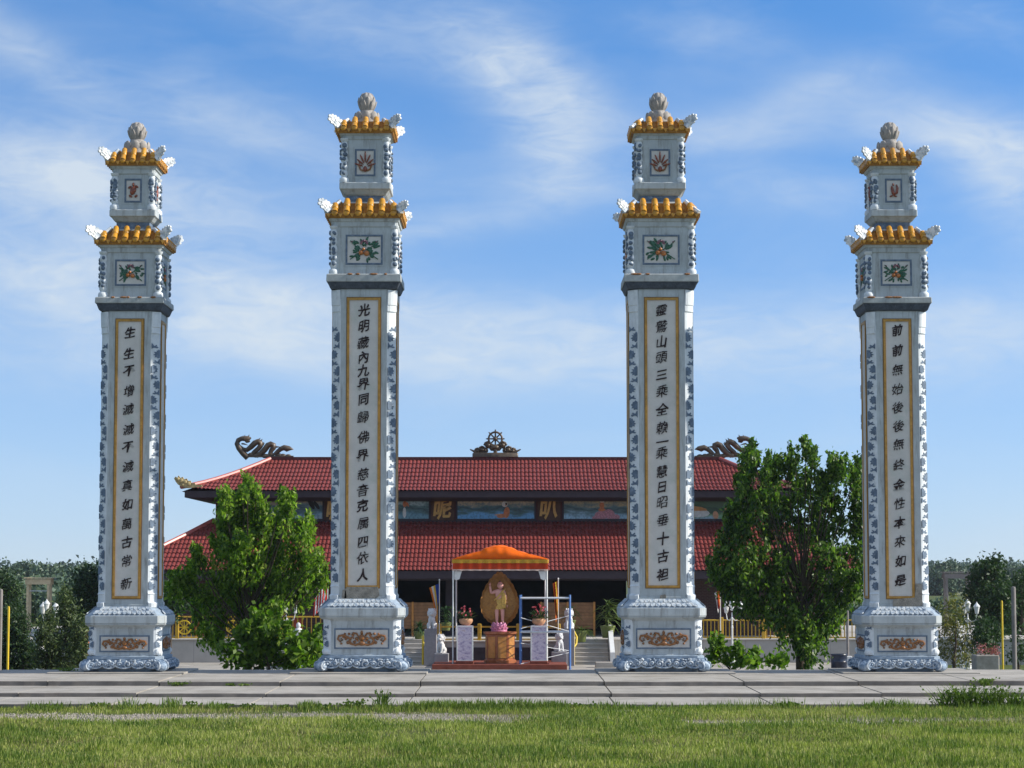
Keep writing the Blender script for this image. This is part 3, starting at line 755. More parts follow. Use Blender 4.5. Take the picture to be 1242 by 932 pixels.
def mural_mat(name, sky, mid, water, low, seed):
    m, nt, b, out = new_mat(name)
    tc = nt.nodes.new('ShaderNodeTexCoord'); sx = nt.nodes.new('ShaderNodeSeparateXYZ'); nt.links.new(tc.outputs['Generated'], sx.inputs[0])
    n1 = nt.nodes.new('ShaderNodeTexNoise'); n1.inputs['Scale'].default_value = 4; n1.inputs['Detail'].default_value = 6
    mp = nt.nodes.new('ShaderNodeMapping'); mp.inputs['Scale'].default_value = (1.0, 1, 1.1); mp.inputs['Location'].default_value = (seed*3.7, seed, seed*1.3)
    nt.links.new(tc.outputs['Generated'], mp.inputs[0]); nt.links.new(mp.outputs[0], n1.inputs['Vector'])
    ma = nt.nodes.new('ShaderNodeMath'); ma.operation = 'MULTIPLY_ADD'; ma.inputs[1].default_value = .9; nt.links.new(n1.outputs['Fac'], ma.inputs[0])
    m2 = nt.nodes.new('ShaderNodeMath'); m2.operation = 'ADD'; m2.inputs[1].default_value = -.45; nt.links.new(sx.outputs[2], m2.inputs[0])
    nt.links.new(m2.outputs[0], ma.inputs[2])
    c = ramp(nt, ma.outputs[0], [(.02, low), (.25, water), (.38, mid), (.5, tuple(x*.35 for x in mid)), (.62, mid), (.8, sky)])
    n2 = nt.nodes.new('ShaderNodeTexNoise'); n2.inputs['Scale'].default_value = 11; n2.inputs['Detail'].default_value = 8
    mp2 = nt.nodes.new('ShaderNodeMapping'); mp2.inputs['Scale'].default_value = (3.2, 1, .8); mp2.inputs['Location'].default_value = (seed, 0, seed)
    nt.links.new(tc.outputs['Generated'], mp2.inputs[0]); nt.links.new(mp2.outputs[0], n2.inputs['Vector'])
    c = mixc(nt, ramp(nt, n2.outputs['Fac'], [(.45, (0,)*3), (.68, (.75,)*3)]), c, tuple(x*.3 for x in water))
    nt.links.new(c, b.inputs['Base Color']); b.inputs['Roughness'].default_value = .35
    return m
M['skin_paint'] = mat('painted_skin', (0.62, 0.32, 0.18), .5, 8, .2, bump=0)
M['robe_paint'] = mat('painted_robe', (0.58, 0.20, 0.08), .5, 8, .3, bump=0)
M['white_paint2'] = mat('painted_pale_cloth', (0.68, 0.68, 0.64), .5, 8, .2, bump=0)
M['pink_paint'] = mat('painted_pink_lotus', (0.50, 0.22, 0.25), .5, 20, .5, bump=0)
M['ochre_paint'] = mat('painted_ochre_boat', (0.64, 0.31, 0.10), .5, 6, .3, bump=0)
M['hair_paint'] = mat('painted_hair', (0.01, 0.008, 0.008), .5, 6, .3, bump=0)
skyt = (0.55,0.44,0.28); teal = (0.09,0.20,0.20); wat = (0.13,0.38,0.64); pale = (0.40,0.56,0.60)
murals = [(294,391, 'm', ((0.34,0.27,0.20),(0.10,0.20,0.24),(0.20,0.36,0.45),(0.45,0.50,0.54))), (425,520, 'm', (pale,teal,(0.11,0.27,0.36),(0.20,0.38,0.44))), (555,648,'m', (skyt,(0.05,0.14,0.14),wat,(0.12,0.38,0.66))),
          (684,778,'m', ((0.52,0.41,0.22),(0.10,0.20,0.21),(0.28,0.46,0.58),(0.36,0.58,0.72))), (812,907,'m', ((0.08,0.14,0.08),(0.05,0.13,0.05),(0.20,0.38,0.17),(0.40,0.54,0.68))), (942,960,'m', (skyt,teal,wat,pale))]
mobs = []
for i, (a, b, _, cs_) in enumerate(murals):
    mb = MB(); x0, x1 = xat(a, 618, YUw), xat(b, 618, YUw)
    mb.box(x0, x1, YUw-.05, YUw-.003, zm0, zm1)
    mobs.append(mb.build('mural', mural_mat('mural_paint', *cs_, i+1), temple))
    fr = MB(); fr.frame(x0-.09, x1+.09, zm0-.005, zm1+.02, .085, YUw-.004, YUw-.085); fr.build('mural_frame', M['fascia'], mobs[-1])
def mp_(px, py): return (xat(px, py, YUw-.06), zat(py, YUw-.06))
def fig(parent, items):
    mats = []; mb = MB()
    for mt, kind, px, py, rx, ry, rot in items:
        if mt not in mats: mats.append(mt)
        mb.m = mats.index(mt)
        x, z = mp_(px, py)
        mb.ell((x, YUw-.055, z), (rx*.04, .012, ry*.04), 12, 6, Matrix.Rotation(R(rot), 4, 'Y'))
    mb.build('painted_figure', [M[k] for k in mats], parent)
fig(mobs[1], [('robe_paint','e',491,611.5,2.6,3.6,0),('white_paint2','e',490.5,622,2.2,6.5,0),('skin_paint','e',491,606.5,1.2,1.4,0),('hair_paint','e',490.8,605.4,1.3,.9,0),('robe_paint','e',494.5,612,1.2,3,-25)])
fig(mobs[2], [('white_paint2','e',612.2,611.7,3.6,3.6,0),('hair_paint','e',613.2,611.6,2.4,2.8,0),('skin_paint','e',613.2,612.8,1.6,1.9,0),('robe_paint','e',614.5,622,3.7,7,8),('robe_paint','e',608.5,626,6,2.6,-8),('skin_paint','e',604,624.5,4.5,1.0,-8)])
fig(mobs[3], [('white_paint2','e',730,607.3,2.9,2.9,0),('hair_paint','e',730,607.3,1.7,2.0,0),('skin_paint','e',730,608.3,1.2,1.4,0),('robe_paint','e',730,613.7,2.9,4.8,0),('robe_paint','e',730,618.5,4.6,2.0,0),('pink_paint','e',729,625.5,8,5.5,0),('pink_paint','e',739,624,7,6,20),('pink_paint','e',747,627.5,5,3.5,0),('pink_paint','e',724,628.5,6,3,0)])
fig(mobs[4], [('white_paint2','e',846,622.5,15,5.2,2),('ochre_paint','e',844,618,14,3.6,5),('skin_paint','e',880,622,3,6,10),('skin_paint','e',868,625,3.5,5,-10),('hair_paint','e',851,606,2,2.5,0),('hair_paint','e',862,606,2,2.5,0),('hair_paint','e',872,606,1.5,2.5,0)])
fig(mobs[0], [('hair_paint','e',377,610,3.0,9,-28),('hair_paint','e',372,606,4.5,2.2,0),('hair_paint','e',384,613,2.2,6,-35)])
for ch, px in zip('唵嘛呢叭咪吽', (278, 407.5, 537, 666, 795.5, 925)):
    mb = MB(); x = xat(px, 618, YUw)
    mb.box(x-.56, x+.56, YUw-.045, YUw-.003, zm0, zm1)
    p = mb.build('character_board', M['glyphboard'], temple)
    vs, fs = text_polys(ch, 1.0, 0.03, 0.02)
    t = MB(); t.add([(x + a*.92 + .10*b, YUw-.046-(d+.02), (zm0+zm1)/2 + b + .12*a + .02*math.sin(9*a)) for a, b, d in vs], fs)
    t.build('gilt_character', M['glyphgold'], p)
# lower storey: brick wings, dark open porch in the middle
ZT = -.52     # terrace level
YW = 109.6
for a, b in ((XB-15.6, xat(470, 730, YW)), (xat(770, 730, YW), XB+15.6)):
    lw = MB(); lw.box(a, b, YW, YW+.3, ZT-.5, zls-.02); lw.build('lower_wall', M['brick'], temple)
x0, x1 = xat(470, 730, YW)+.01, xat(770, 730, YW)-.01
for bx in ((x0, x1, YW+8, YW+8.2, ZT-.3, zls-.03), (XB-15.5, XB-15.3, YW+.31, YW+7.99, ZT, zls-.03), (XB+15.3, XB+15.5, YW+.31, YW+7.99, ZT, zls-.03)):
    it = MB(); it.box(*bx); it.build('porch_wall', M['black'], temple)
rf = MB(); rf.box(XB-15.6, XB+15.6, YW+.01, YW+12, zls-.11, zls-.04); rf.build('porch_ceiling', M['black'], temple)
for px in (546, 665):
    cl = MB(); x = xat(px, 720, YW); cl.bbox(x-.2, x+.2, YW-.6, YW-.2, ZT, zls-.1, .03)
    cl.build('porch_column', M['fascia'], temple)
# dragons
def dragon(flip):
    root = MB(); Yd = YUr
    def p(x, y):
        px = 280 + x/15.525; py = 520 + y/15.525
        if flip: px = 2*599.2 - px
        X, Z_ = at(px, py-.3, Yd); return (X, Yd, Z_)
    r = .125
    def T(pts, rr): root.tube([p(*q) for q in pts], rr, 8)
    T([(320,560),(230,470),(150,370),(115,290),(140,225),(200,195),(270,195)], [.15,.15,.14,.13,.125,.12,.13])
    T([(260,205),(320,195),(350,190),(380,178)], [.16,.14,.09,.04]); T([(290,235),(340,240),(360,240)], [.12,.08,.05])
    T([(200,290),(250,295),(320,318)], [.04,.04,.01])
    T([(170,330),(230,390),(300,410),(380,350),(450,280),(510,255),(555,280),(560,330),(510,390),(440,450),(400,500)], [.05,.09,.12,.14,.15,.15,.14,.13,.12,.12,.11])
    T([(480,520),(560,480),(640,400),(700,320),(750,300),(800,320),(800,370),(760,420),(735,480),(740,520)], [.12,.14,.15,.15,.15,.15,.14,.12,.1,.09])
    T([(810,335),(860,352),(930,350)], [.06,.05,.01])
    T([(820,500),(880,440),(940,390),(1000,365),(1060,385),(1110,380),(1180,397)], [.1,.11,.12,.14,.16,.11,.01])
    for q in ((250,170),(215,180),(170,205),(140,245),(108,300),(330,165)): 
        a = p(*q); root.tube([a, (a[0]+(.05 if not flip else -.05), a[1], a[2]+.13)], [.05,.005], 5)
    for q in ((470,245),(520,225),(560,245),(590,300),(600,320),(690,300),(640,370),(590,420),(370,320),(410,290),(450,250)):
        a = p(*q); root.tube([a, (a[0]+(.10 if not flip else -.10), a[1], a[2]+.12)], [.06,.005], 5)
    for q in ((470,500),(380,490),(760,490),(640,510),(900,500),(980,510),(1080,520),(700,515)):
        a = p(*q); root.ell((a[0], Yd, a[2]-.03), (.17,.14,.12), 8, 6)
    a, b = p(320,545), p(1180,545); x0, x1 = min(a[0],b[0]), max(a[0],b[0])
    root.box(x0, x1, Yd-.14, Yd+.14, zUr+.15, a[2]+.07)
    return root.build('roof_dragon', M['bronze'], temple, True)
dragon(False); dragon(True)
# wheel
wc = at(600.8, 532.5, YUr); s1 = 1/24.3
wh = MB(); wh.M = Matrix.Translation((wc[0], YUr, wc[1]))
ring = [(8.2*s1*math.cos(a), 0, 8.2*s1*math.sin(a)) for a in [2*PI*k/28 for k in range(29)]]
wh.tube(ring, .05, 8, False); 
for k in range(8):
    a = k*PI/4; c_, s_ = math.cos(a), math.sin(a)
    wh.tube([(0,0,0),(8.2*s1*c_,0,8.2*s1*s_),(9.6*s1*c_,0,9.6*s1*s_),(11.6*s1*c_,0,11.6*s1*s_)], [.05,.035,.045,.02], 6)
wh.ell((0,0,0), (.1,.12,.1), 10, 8)
wheel = wh.build('dharma_wheel', M['bronze'], temple, True)
sc_ = MB(); sc_.M = Matrix.Translation((wc[0], YUr, 0))
zb = zUr+.16
sc_.bbox(-28*s1, 28*s1, -.2, .2, zb, zb+5.3*s1, .05)
for s in (-1, 1):
    for (px, py, r) in ((9,14.5,4.2),(16,9,3.9),(21.5,7.5,3.2),(4,11,3.2),(12,8,2.6)):
        pts = []
        for j in range(14):
            a = j/13*PI*3; rr = r*s1*(1-.7*j/13); pts.append((s*(px*s1+rr*math.cos(a)), .05*(j % 2), zb+py*s1+rr*math.sin(a)))
        sc_.tube(pts, .07, 6)
        sc_.ell((s*px*s1, 0, zb+py*s1), (r*s1*.7,.1,r*s1*.7), 8, 6)
    sc_.tube([(s*24*s1,0,zb+6*s1),(s*31*s1,0,zb+9.5*s1)], [.08,.03], 6)
sc_.ell((0,0,zb+12*s1), (5*s1,.14,3.2*s1), 10, 7); sc_.tube([(0,0,zb+5*s1),(0,0,zb+13*s1)], .1, 8)
sc_.build('scroll_base', M['bronze'], wheel, True)
# eave corner ornaments
for s in (-1, 1):
    X0, Z0 = at(222, 592, YUe)
    ob = MB(); 
    ob.M = Matrix.Translation((XB+s*(hUe-.05), YUe, Z0-.02)) @ Matrix.Rotation(0 if s < 0 else PI, 4, 'Z')
    poly = [(.65,.05),(.25,.0),(-.05,.08),(-.25,.22),(-.36,.38),(-.44,.55),(-.36,.66),(-.28,.56),(-.22,.72),(-.12,.58),(0,.64),(.06,.5),(.2,.55),(.26,.42),(.4,.42),(.42,.3),(.6,.3),(.66,.2),(.95,.2),(.98,.08)]
    ob.plate([(a*.95, b*.85) for a, b in poly], .08, -.08)
    for a, b, r in ((-.25,.5,.1),(-.08,.42,.12),(.1,.35,.11),(.3,.25,.1),(.0,.2,.09)): 
        for sy in (-.08, .08): ob.ell((a*.95, sy, b*.85), (r, .05, r), 8, 6)
    ob.build('eave_ornament', M['paleorn'], uroof)
# ------------------------------------------------------------------ courtyard, terrace, shrine
ZC = -1.59
M['conc'] = mat('weathered_concrete', (0.345, 0.318, 0.28), 0.9, 0.9, 0.16, (0.20, 0.18, 0.15), 0.75, False, 0.35, 30, dirt_pos=.47)
M['riser'] = mat('soil_and_shade_concrete_riser', (0.19, 0.168, 0.148), 0.95, 2.2, 0.25, (0.14, 0.12, 0.10), 0.6, False, 0.5, 30)  # soil tone plus riser shade put into the colour, darker than the treads
M['terrace'] = mat('terrace_concrete', (0.44, 0.41, 0.37), 0.9, 2, 0.12, DIRT, 0.3, False, 0.3, 30)
M['yellow'] = mat('yellow_paint', (0.50, 0.30, 0.03), 0.45, 5, 0.2, (0.25, 0.14, 0.03), 0.5, False, 0.1, 40)
M['yellow_bright'] = mat('bright_yellow_paint', (0.66, 0.46, 0.03), 0.45, 5, 0.15, (0.3, 0.2, 0.03), 0.4, False, 0.1, 40)
M['redwood'] = mat('red_paint', (0.28, 0.05, 0.025), 0.6, 5, 0.25, bump=0.1)
M['steel'] = mat('galvanised_steel', (0.50, 0.52, 0.54), 0.4, 6, 0.2, bump=0.05, spec=0.5)
M['bluesteel'] = mat('blue_scaffold_paint', (0.06, 0.155, 0.40), 0.45, 6, 0.2, (0.3, 0.32, 0.35), 0.5, True, 0.1, 40, spec=0.5)
M['whitepipe'] = mat('white_enamel', (0.68, 0.68, 0.66), 0.4, 6, 0.1, (0.35, 0.33, 0.30), 0.4, True, 0.05, 40)
M['orange'] = mat('orange_cloth', (0.80, 0.135, 0.008), 0.8, 3, 0.12, bump=0.25, bscale=12, spec=0.1)
M['valance'] = mat('red_orange_valance', (0.42, 0.045, 0.012), 0.8, 3, 0.2, bump=0.2, bscale=12, spec=0.1)
M['trim'] = mat('pale_trim_braid', (0.55, 0.42, 0.36), 0.8, 20, 0.3, bump=0.2, spec=0.1)
M['fringe'] = mat('yellow_fringe', (0.46, 0.25, 0.02), 0.8, 30, 0.4, (0.24, 0.07, 0.01), 0.9, False, 0.3, 60)
M['wood'] = mat('varnished_brown_wood', (0.28, 0.085, 0.025), 0.4, 3, 0.3, bump=0.1, spec=0.5)
M['woodpanel'] = mat('golden_oak_panel', (0.42, 0.18, 0.035), 0.45, 4, 0.3, bump=0.1, spec=0.5)
M['ply'] = mat('brown_planks', (0.24, 0.125, 0.06), 0.8, 3, 0.3, (0.12, 0.06, 0.03), 0.5, False, 0.3, 10)
M['gilt'] = mat('gilded_relief', (0.32, 0.145, 0.03), 0.4, 10, 0.35, (0.25, 0.13, 0.03), 0.6, False, 0.6, 14, spec=0.5, metal=0.35, bdist=0.03)
M['skin'] = mat('statue_skin', (0.66, 0.34, 0.28), 0.45, 5, 0.08, bump=0)
M['robe'] = mat('statue_gold_robe', (0.58, 0.37, 0.09), 0.45, 12, 0.3, (0.28, 0.14, 0.05), 0.5, False, 0.2, 30)
M['hair'] = mat('statue_dark_hair', (0.025, 0.014, 0.012), 0.5, 10, 0.2, bump=0)
M['pink'] = mat('pink_lotus_glaze', (0.55, 0.20, 0.33), 0.35, 10, 0.25, (0.7, 0.5, 0.58), 0.5, False, 0.1, 30, spec=0.5)
M['carpet'] = mat('rust_red_dais', (0.19, 0.05, 0.03), 0.8, 3, 0.2, bump=0.2)
M['terra'] = mat('tan_ceramic_pot', (0.46, 0.24, 0.13), 0.6, 6, 0.2, bump=0.1)
M['greenpot'] = mat('olive_green_pot', (0.14, 0.17, 0.05), 0.5, 6, 0.2, bump=0.1)
M['flower'] = leaf_mat('red_pink_petals', (0.45, 0.03, 0.05), (0.65, 0.12, 0.18), (0.75, 0.35, 0.38), 0.2)
M['greyblock'] = mat('grey_granite_block', (0.25, 0.245, 0.26), 0.8, 8, 0.12, DIRT, 0.3, True, 0.2, 40)
M['palestone'] = mat('white_carved_stone', (0.62, 0.62, 0.62), 0.7, 7, 0.15, (0.22, 0.22, 0.24), 0.7, False, 0.5, 16, bdist=.04)
M['bark'] = mat('bark', (0.06, 0.045, 0.032), 0.95, 6, 0.35, bump=0.6, bscale=18)
M['greywood'] = mat('grey_weathered_post', (0.22, 0.20, 0.19), 0.9, 4, 0.2, bump=0.3, bscale=20)
M['tanwood'] = mat('tan_timber', (0.62, 0.48, 0.30), 0.8, 4, 0.2, bump=0.2)
M['bluedrum'] = mat('dark_blue_plastic', (0.015, 0.022, 0.045), 0.35, 4, 0.2, bump=0.05, spec=0.5)

def sheet(name, x0, x1, y0, y1, z, m, kind='structure'):
    mb = MB(); mb.add([(x0,y0,z),(x1,y0,z),(x1,y1,z),(x0,y1,z)], [(0,1,2,3)])
    return tag(mb.build(name, m), kind=kind)
# step slabs in front, split by open joints
def slabs(name, Y0, Y1, z0, z1, joints, wid, jit=0.0):
    mb = MB(); rng = random.Random(5)
    xs = [-wid] + joints + [wid]
    for a, b in zip(xs[:-1], xs[1:]):
        dz = rng.uniform(-.010, .010); dy = rng.uniform(-.05, .05)
        g = .016
        n = 9
        # slightly worn front edge: loft along x
        rings = []
        for i in range(n+1):
            x = (a+g) + (b-a-2*g)*i/n
            w = rng.uniform(-.008, .008); w2 = rng.uniform(-.01,.01)
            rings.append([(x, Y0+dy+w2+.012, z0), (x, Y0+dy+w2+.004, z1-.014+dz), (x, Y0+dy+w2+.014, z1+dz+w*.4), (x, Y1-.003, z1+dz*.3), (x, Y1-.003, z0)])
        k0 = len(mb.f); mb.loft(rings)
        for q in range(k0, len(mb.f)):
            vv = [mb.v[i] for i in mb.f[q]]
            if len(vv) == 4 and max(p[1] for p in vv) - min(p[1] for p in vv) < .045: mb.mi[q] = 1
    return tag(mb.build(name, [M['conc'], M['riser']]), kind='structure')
J = [-10.4, -7.9, -5.19, -2.06, 2.07, 5.20, 7.76, 10.3]
YE0, YE1, YE2 = 52.1, 49.05, 46.45
Z1, Z2, ZG = -.105, -.19, -.30
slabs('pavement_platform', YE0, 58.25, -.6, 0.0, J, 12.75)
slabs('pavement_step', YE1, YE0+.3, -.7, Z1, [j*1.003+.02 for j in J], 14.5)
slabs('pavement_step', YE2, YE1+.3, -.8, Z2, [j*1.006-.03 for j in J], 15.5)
pd = MB()
for cx in (xat(150.5,816,57), xat(438.5,816,57), xat(805,816,57), xat(1095,816,57)):
    pd.bbox(cx-1.65, cx+1.65, 55.72, 58.35, -.3, .036, .01)
tag(pd.build('pavement_pads', M['conc']), kind='structure')
# courtyard
sheet('courtyard_paving', -16, 16, 76, 104.2, ZC+.006, M['conc'])
# terrace with bulging middle
def XY(px, py, Y): return xat(px, py, Y)
tz = MB()
tz.box(-26, 26, 104.0, 130, ZC-.5, ZT-.06)
XL, XR = XY(531, 780, 101.2), XY(680, 780, 101.2)
tz.box(XL, XR, 101.2, 103.995, ZC-.5, ZT-.06)
tag(tz.build('terrace_wall', M['block']), 'grey block retaining wall carrying the temple terrace', 'wall')
tt = MB(); tt.bbox(-26.05, 26.05, 103.93, 130, ZT-.058, ZT, .02); tt.bbox(XL-.05, XR+.05, 101.1, 103.92, ZT-.058, ZT, .02)
tag(tt.build('terrace_paving', M['terrace']), kind='structure')
band = MB(); band.box(XL, XR, 101.17, 101.195, ZC+.01, ZT-.30)
for k in range(6):
    band.box(XL+.3+k*(XR-XL-.6)/6+.04, XL+.3+(k+1)*(XR-XL-.6)/6-.04, 101.15, 101.169, ZC+.2, ZT-.4)
tag(band.build('dark_plinth_facing', M['fascia']), 'dark facing of the low wall behind the statue pedestal', 'facing')
# stair flights
def stairs(xa, xb, label):
    st = MB(); n = 6
    for k in range(n):
        y0 = 104 - (n-k)*.38; z1 = ZC + (k+1)*(ZT-ZC)/(n+.0) - .02
        st.bbox(xa, xb, y0, 103.92, ZC-.1, z1-.045, .004)
        st.bbox(xa-.02, xb+.02, y0-.03, y0+.37, z1-.044, z1, .012)
    return tag(st.build('stair_flight', M['terrace']), label, 'stairs', 'stair flights up to the temple terrace')
stairs(XY(476,790,102.5), XY(516,790,102.5), 'concrete stair flight just right of the pillar with mortar under its panel')
stairs(XY(694,790,102.5), XY(738,790,102.5), 'concrete stair flight behind and right of the blue scaffold')
ck = MB(); x = XY(739.5, 780, 102)
ck.loft([[(x, 101.3, ZC), (x+.2, 101.3, ZC), (x+.2, 101.3, ZC+.55), (x, 101.3, ZC+.55)], [(x, 103.9, ZC), (x+.2, 103.9, ZC), (x+.2, 103.9, ZT+.62), (x, 103.9, ZT+.62)]])
tag(ck.build('stair_cheek', M['whitepipe']), 'pale sloping cheek wall at the right edge of the right stairs', 'wall')
lb = MB(); lb.bbox(XY(722,808,98.5), XY(747,808,98.5), 98.3, 98.9, ZC, ZC+.24, .02)
tag(lb.build('stone_kerb', M['conc']), 'cream kerb block on the paving at the foot of the right stairs', 'kerb')
# handrails
def handrail(pts, label):
    h = MB(); h.tube(pts, .045, 8)
    h.tube([(pts[0][0], pts[0][1], pts[0][2]), (pts[0][0], pts[0][1], ZC)], .045, 8)
    return tag(h.build('handrail', M['yellow_bright'], None, True), label, 'handrail', 'curved yellow stair handrails')
def P3(px, py, Y): x, z = at(px, py, Y); return (x, Y, z)
handrail([P3(513,772,101.5),P3(513.5,780,101.3),P3(517,787,101.1),P3(522,792,100.9),P3(528,794,100.8)], 'curved yellow handrail beside the left stairs')
handrail([P3(696,766,101.5),P3(699.5,773,101.4),P3(699,781,101.2),P3(694,788,101),P3(686,794,100.8)], 'curved yellow handrail behind the right legs of the scaffold')

# ---- railings
def railing(name, xa, xb, Y, zt, zb, nbal, mpost, mbal, label, posts, panels=False, group='yellow terrace railings'):
    root = empty(name, ((xa+xb)/2, Y, zb)); tag(root, label, 'railing', group)
    L = xb - xa
    def add(nm, f, m):
        mb = MB(); f(mb); return mb.build(nm, m, root)
    add('top_rail', lambda m: m.bbox(-L/2, L/2, -.05, .05, zt-zb-.07, zt-zb, .015), mpost)
    add('bottom_rail', lambda m: m.bbox(-L/2, L/2, -.04, .04, .02, .08, .015), mpost)
    for p in posts:
        add('post', lambda m: m.bbox(p-(xa+xb)/2-.085, p-(xa+xb)/2+.085, -.085, .085, 0, zt-zb+.1, .02), mpost)
    b = MB()
    for i in range(nbal):
        x = -L/2 + (i+.5)*L/nbal
        b.bbox(x-.022, x+.022, -.02, .02, .08, zt-zb-.07, .005)
    if nbal: b.build('balusters', mbal, root)
    if panels:
        for p in range(int(L/2.2)):
            x = -L/2 + 1.1 + p*2.2
            rp = MB(); rp.bbox(x+.45, x+.95, .03, .07, .1, zt-zb-.09, .01); rp.build('red_panel', M['redwood'], root)
            wl = MB(); wl.tube([(x+.3*math.cos(a), -.03, (zt-zb)/2+.3*math.sin(a)) for a in [2*PI*k/18 for k in range(19)]], .035, 6, False)
            for k in range(4):
                a = k*PI/4; wl.tube([(x-.3*math.cos(a), -.03, (zt-zb)/2-.3*math.sin(a)), (x+.3*math.cos(a), -.03, (zt-zb)/2+.3*math.sin(a))], .025, 5)
            wl.build('wheel_emblem', M['yellow_bright'], root)
    return root
ztR = zat(747.5, 104.1)
railing('terrace_railing', -18, XY(470,760,104.1), 104.1, ztR, ZT, 60, M['yellow'], M['yellow'], 'yellow railing with red panels and wheel emblems behind the left tree', [XY(p,760,104.1) for p in (215, 300, 345, 420)], True)
railing('terrace_railing', XY(770,760,104.1), 18, 104.1, zat(751.5,104.1), ZT, 75, M['yellow'], M['yellow'], 'yellow baluster railing behind the right tree', [XY(p,760,104.1) for p in (790, 875, 926, 1000, 1045)])
railing('terrace_railing', XL+.1, XR-.1, 101.4, zat(759.5,101.4), ZT, 0, M['yellow'], M['yellow'], 'low yellow railing with square posts behind the golden statue', [XY(p,770,101.4) for p in (533, 581.5, 628.5, 677.5)])

# ---- dais, canopy, statue
YD = 95.9
ds = MB(); ds.bbox(XY(524,808,YD), XY(688,808,YD), YD, 100.2, ZC, zat(806.2, YD), .015)
ds.m = 0
tag(ds.build('red_dais', M['carpet']), 'long low rust red dais under the orange canopy', 'dais')
ZD = zat(806.2, YD)
canopy = empty('canopy_tent', (XY(606,800,96.8), 96.8, ZC))
tag(canopy, 'orange cloth canopy with yellow fringe on four white posts over the statue', 'canopy')
Yc0, Yc1 = 0.0, 4.6
def cx_(px, py=680): return XY(px, py, 96.8) - XY(606, 800, 96.8)
def cz_(py): return zat(py, 96.8) - ZC
prof = [(549.3,677.7),(558,674.2),(567.6,671.0),(577.3,669.0),(583,666.9),(589,663.3),(596.6,661.3),(605.3,660.4),(614,661.3),(621.7,663.6),(627.5,666.7),(635.3,669.4),(646.9,672.2),(656.5,674.7),(664.3,677.4)]
cl = MB(); rings = []
NX = 60; NY = 12
def topz(t):
    px = 549.3 + t*(664-549.3)
    for (a, b), (c, d) in zip(prof[:-1], prof[1:]):
        if a <= px <= c: return cz_(b + (d-b)*(px-a)/(c-a))
    return cz_(677.5)
zE = cz_(680)
grid = []
for j in range(NY+1):
    s = j/NY; env = 1 - abs(2*s-1)**3*.25
    row = []
    for i in range(NX+1):
        t = i/NX
        z = zE + (topz(t)-zE)*(env if 0 < s < 1 else .86) + .016*math.sin(i*PI/3.3+j*.6)*(1-abs(2*t-1))**.5 - .02*math.sin(PI*s)*abs(math.sin(t*PI*4))
        row.append((cx_(549.3)+(cx_(664)-cx_(549.3))*t, Yc0-.02+(Yc1+.04)*s, z))
    grid.append(row)
vs = [p for r in grid for p in r]; w = NX+1
fs = [(a*w+i, a*w+i+1, (a+1)*w+i+1, (a+1)*w+i) for a in range(NY) for i in range(NX)]
cl.add(vs, fs)
b0 = len(cl.v)
for s_, rowi in ((0, 0), (1, NY)):
    vv = [grid[rowi][i] for i in range(w)] + [(grid[rowi][i][0], grid[rowi][i][1], zE-.01) for i in range(w)]
    cl.add(vv, [(i, i+1, w+i+1, w+i) for i in range(NX)])
cloth = cl.build('canopy_roof', M['orange'], canopy, True)
sol = cloth.modifiers.new('thick', 'SOLIDIFY'); sol.thickness = .015
def skirt_strip(z1, z0, wav, m, name, off, parent):
    mb = MB()
    xa, xb = cx_(549.0), cx_(664.3)
    path = []
    n = 70
    for i in range(n+1): path.append((xa+(xb-xa)*i/n, Yc0-off))
    for i in range(1, 30): path.append((xb+off*.5, Yc0-off+(Yc1+2*off)*i/30))
    for i in range(n+1): path.append((xb-(xb-xa)*i/n, Yc1+off))
    for i in range(1, 30): path.append((xa-off*.5, Yc1+off-(Yc1+2*off)*i/30))
    N = len(path); rings = []
    vs = []
    for i, (x, y) in enumerate(path):
        d = .025*math.sin(i*.9)*wav
        vs += [(x, y+d*.3, z1), (x, y+d, z0 + .03*abs(math.sin(i*.5))*wav)]
    fs = [(2*i, 2*((i+1) % N), 2*((i+1) % N)+1, 2*i+1) for i in range(N)]
    mb.add(vs, fs)
    o = mb.build(name, m, parent)
    so = o.modifiers.new('thick', 'SOLIDIFY'); so.thickness = .012
skirt_strip(zE-.005, cz_(691.3), .35, M['valance'], 'valance', .02, canopy)
skirt_strip(cz_(690.8), cz_(692.6), .5, M['trim'], 'valance_trim', .035, canopy)
skirt_strip(cz_(678.8), cz_(683.4), .3, M['fringe'], 'fringe', .075, canopy)
for x, y in ((cx_(549.6),.02),(cx_(663.4),.02),(cx_(550.3),Yc1-.03),(cx_(663),Yc1-.03)):
    p = MB(); p.tube([(x, y, 0), (x, y, zE-.02)], .032, 8); p.build('post', M['whitepipe'], canopy, True)
for s, px in ((1, 551), (-1, 662.3)):
    b_ = MB(); x = cx_(px); b_.plate([(x, cz_(693)), (x+s*.32, cz_(693)), (x+s*.27, cz_(697)), (x+s*.22, cz_(702.5)), (x+s*.1, cz_(704)), (x, cz_(703))], .12, .07); b_.build('bracket', M['whitepipe'], canopy)

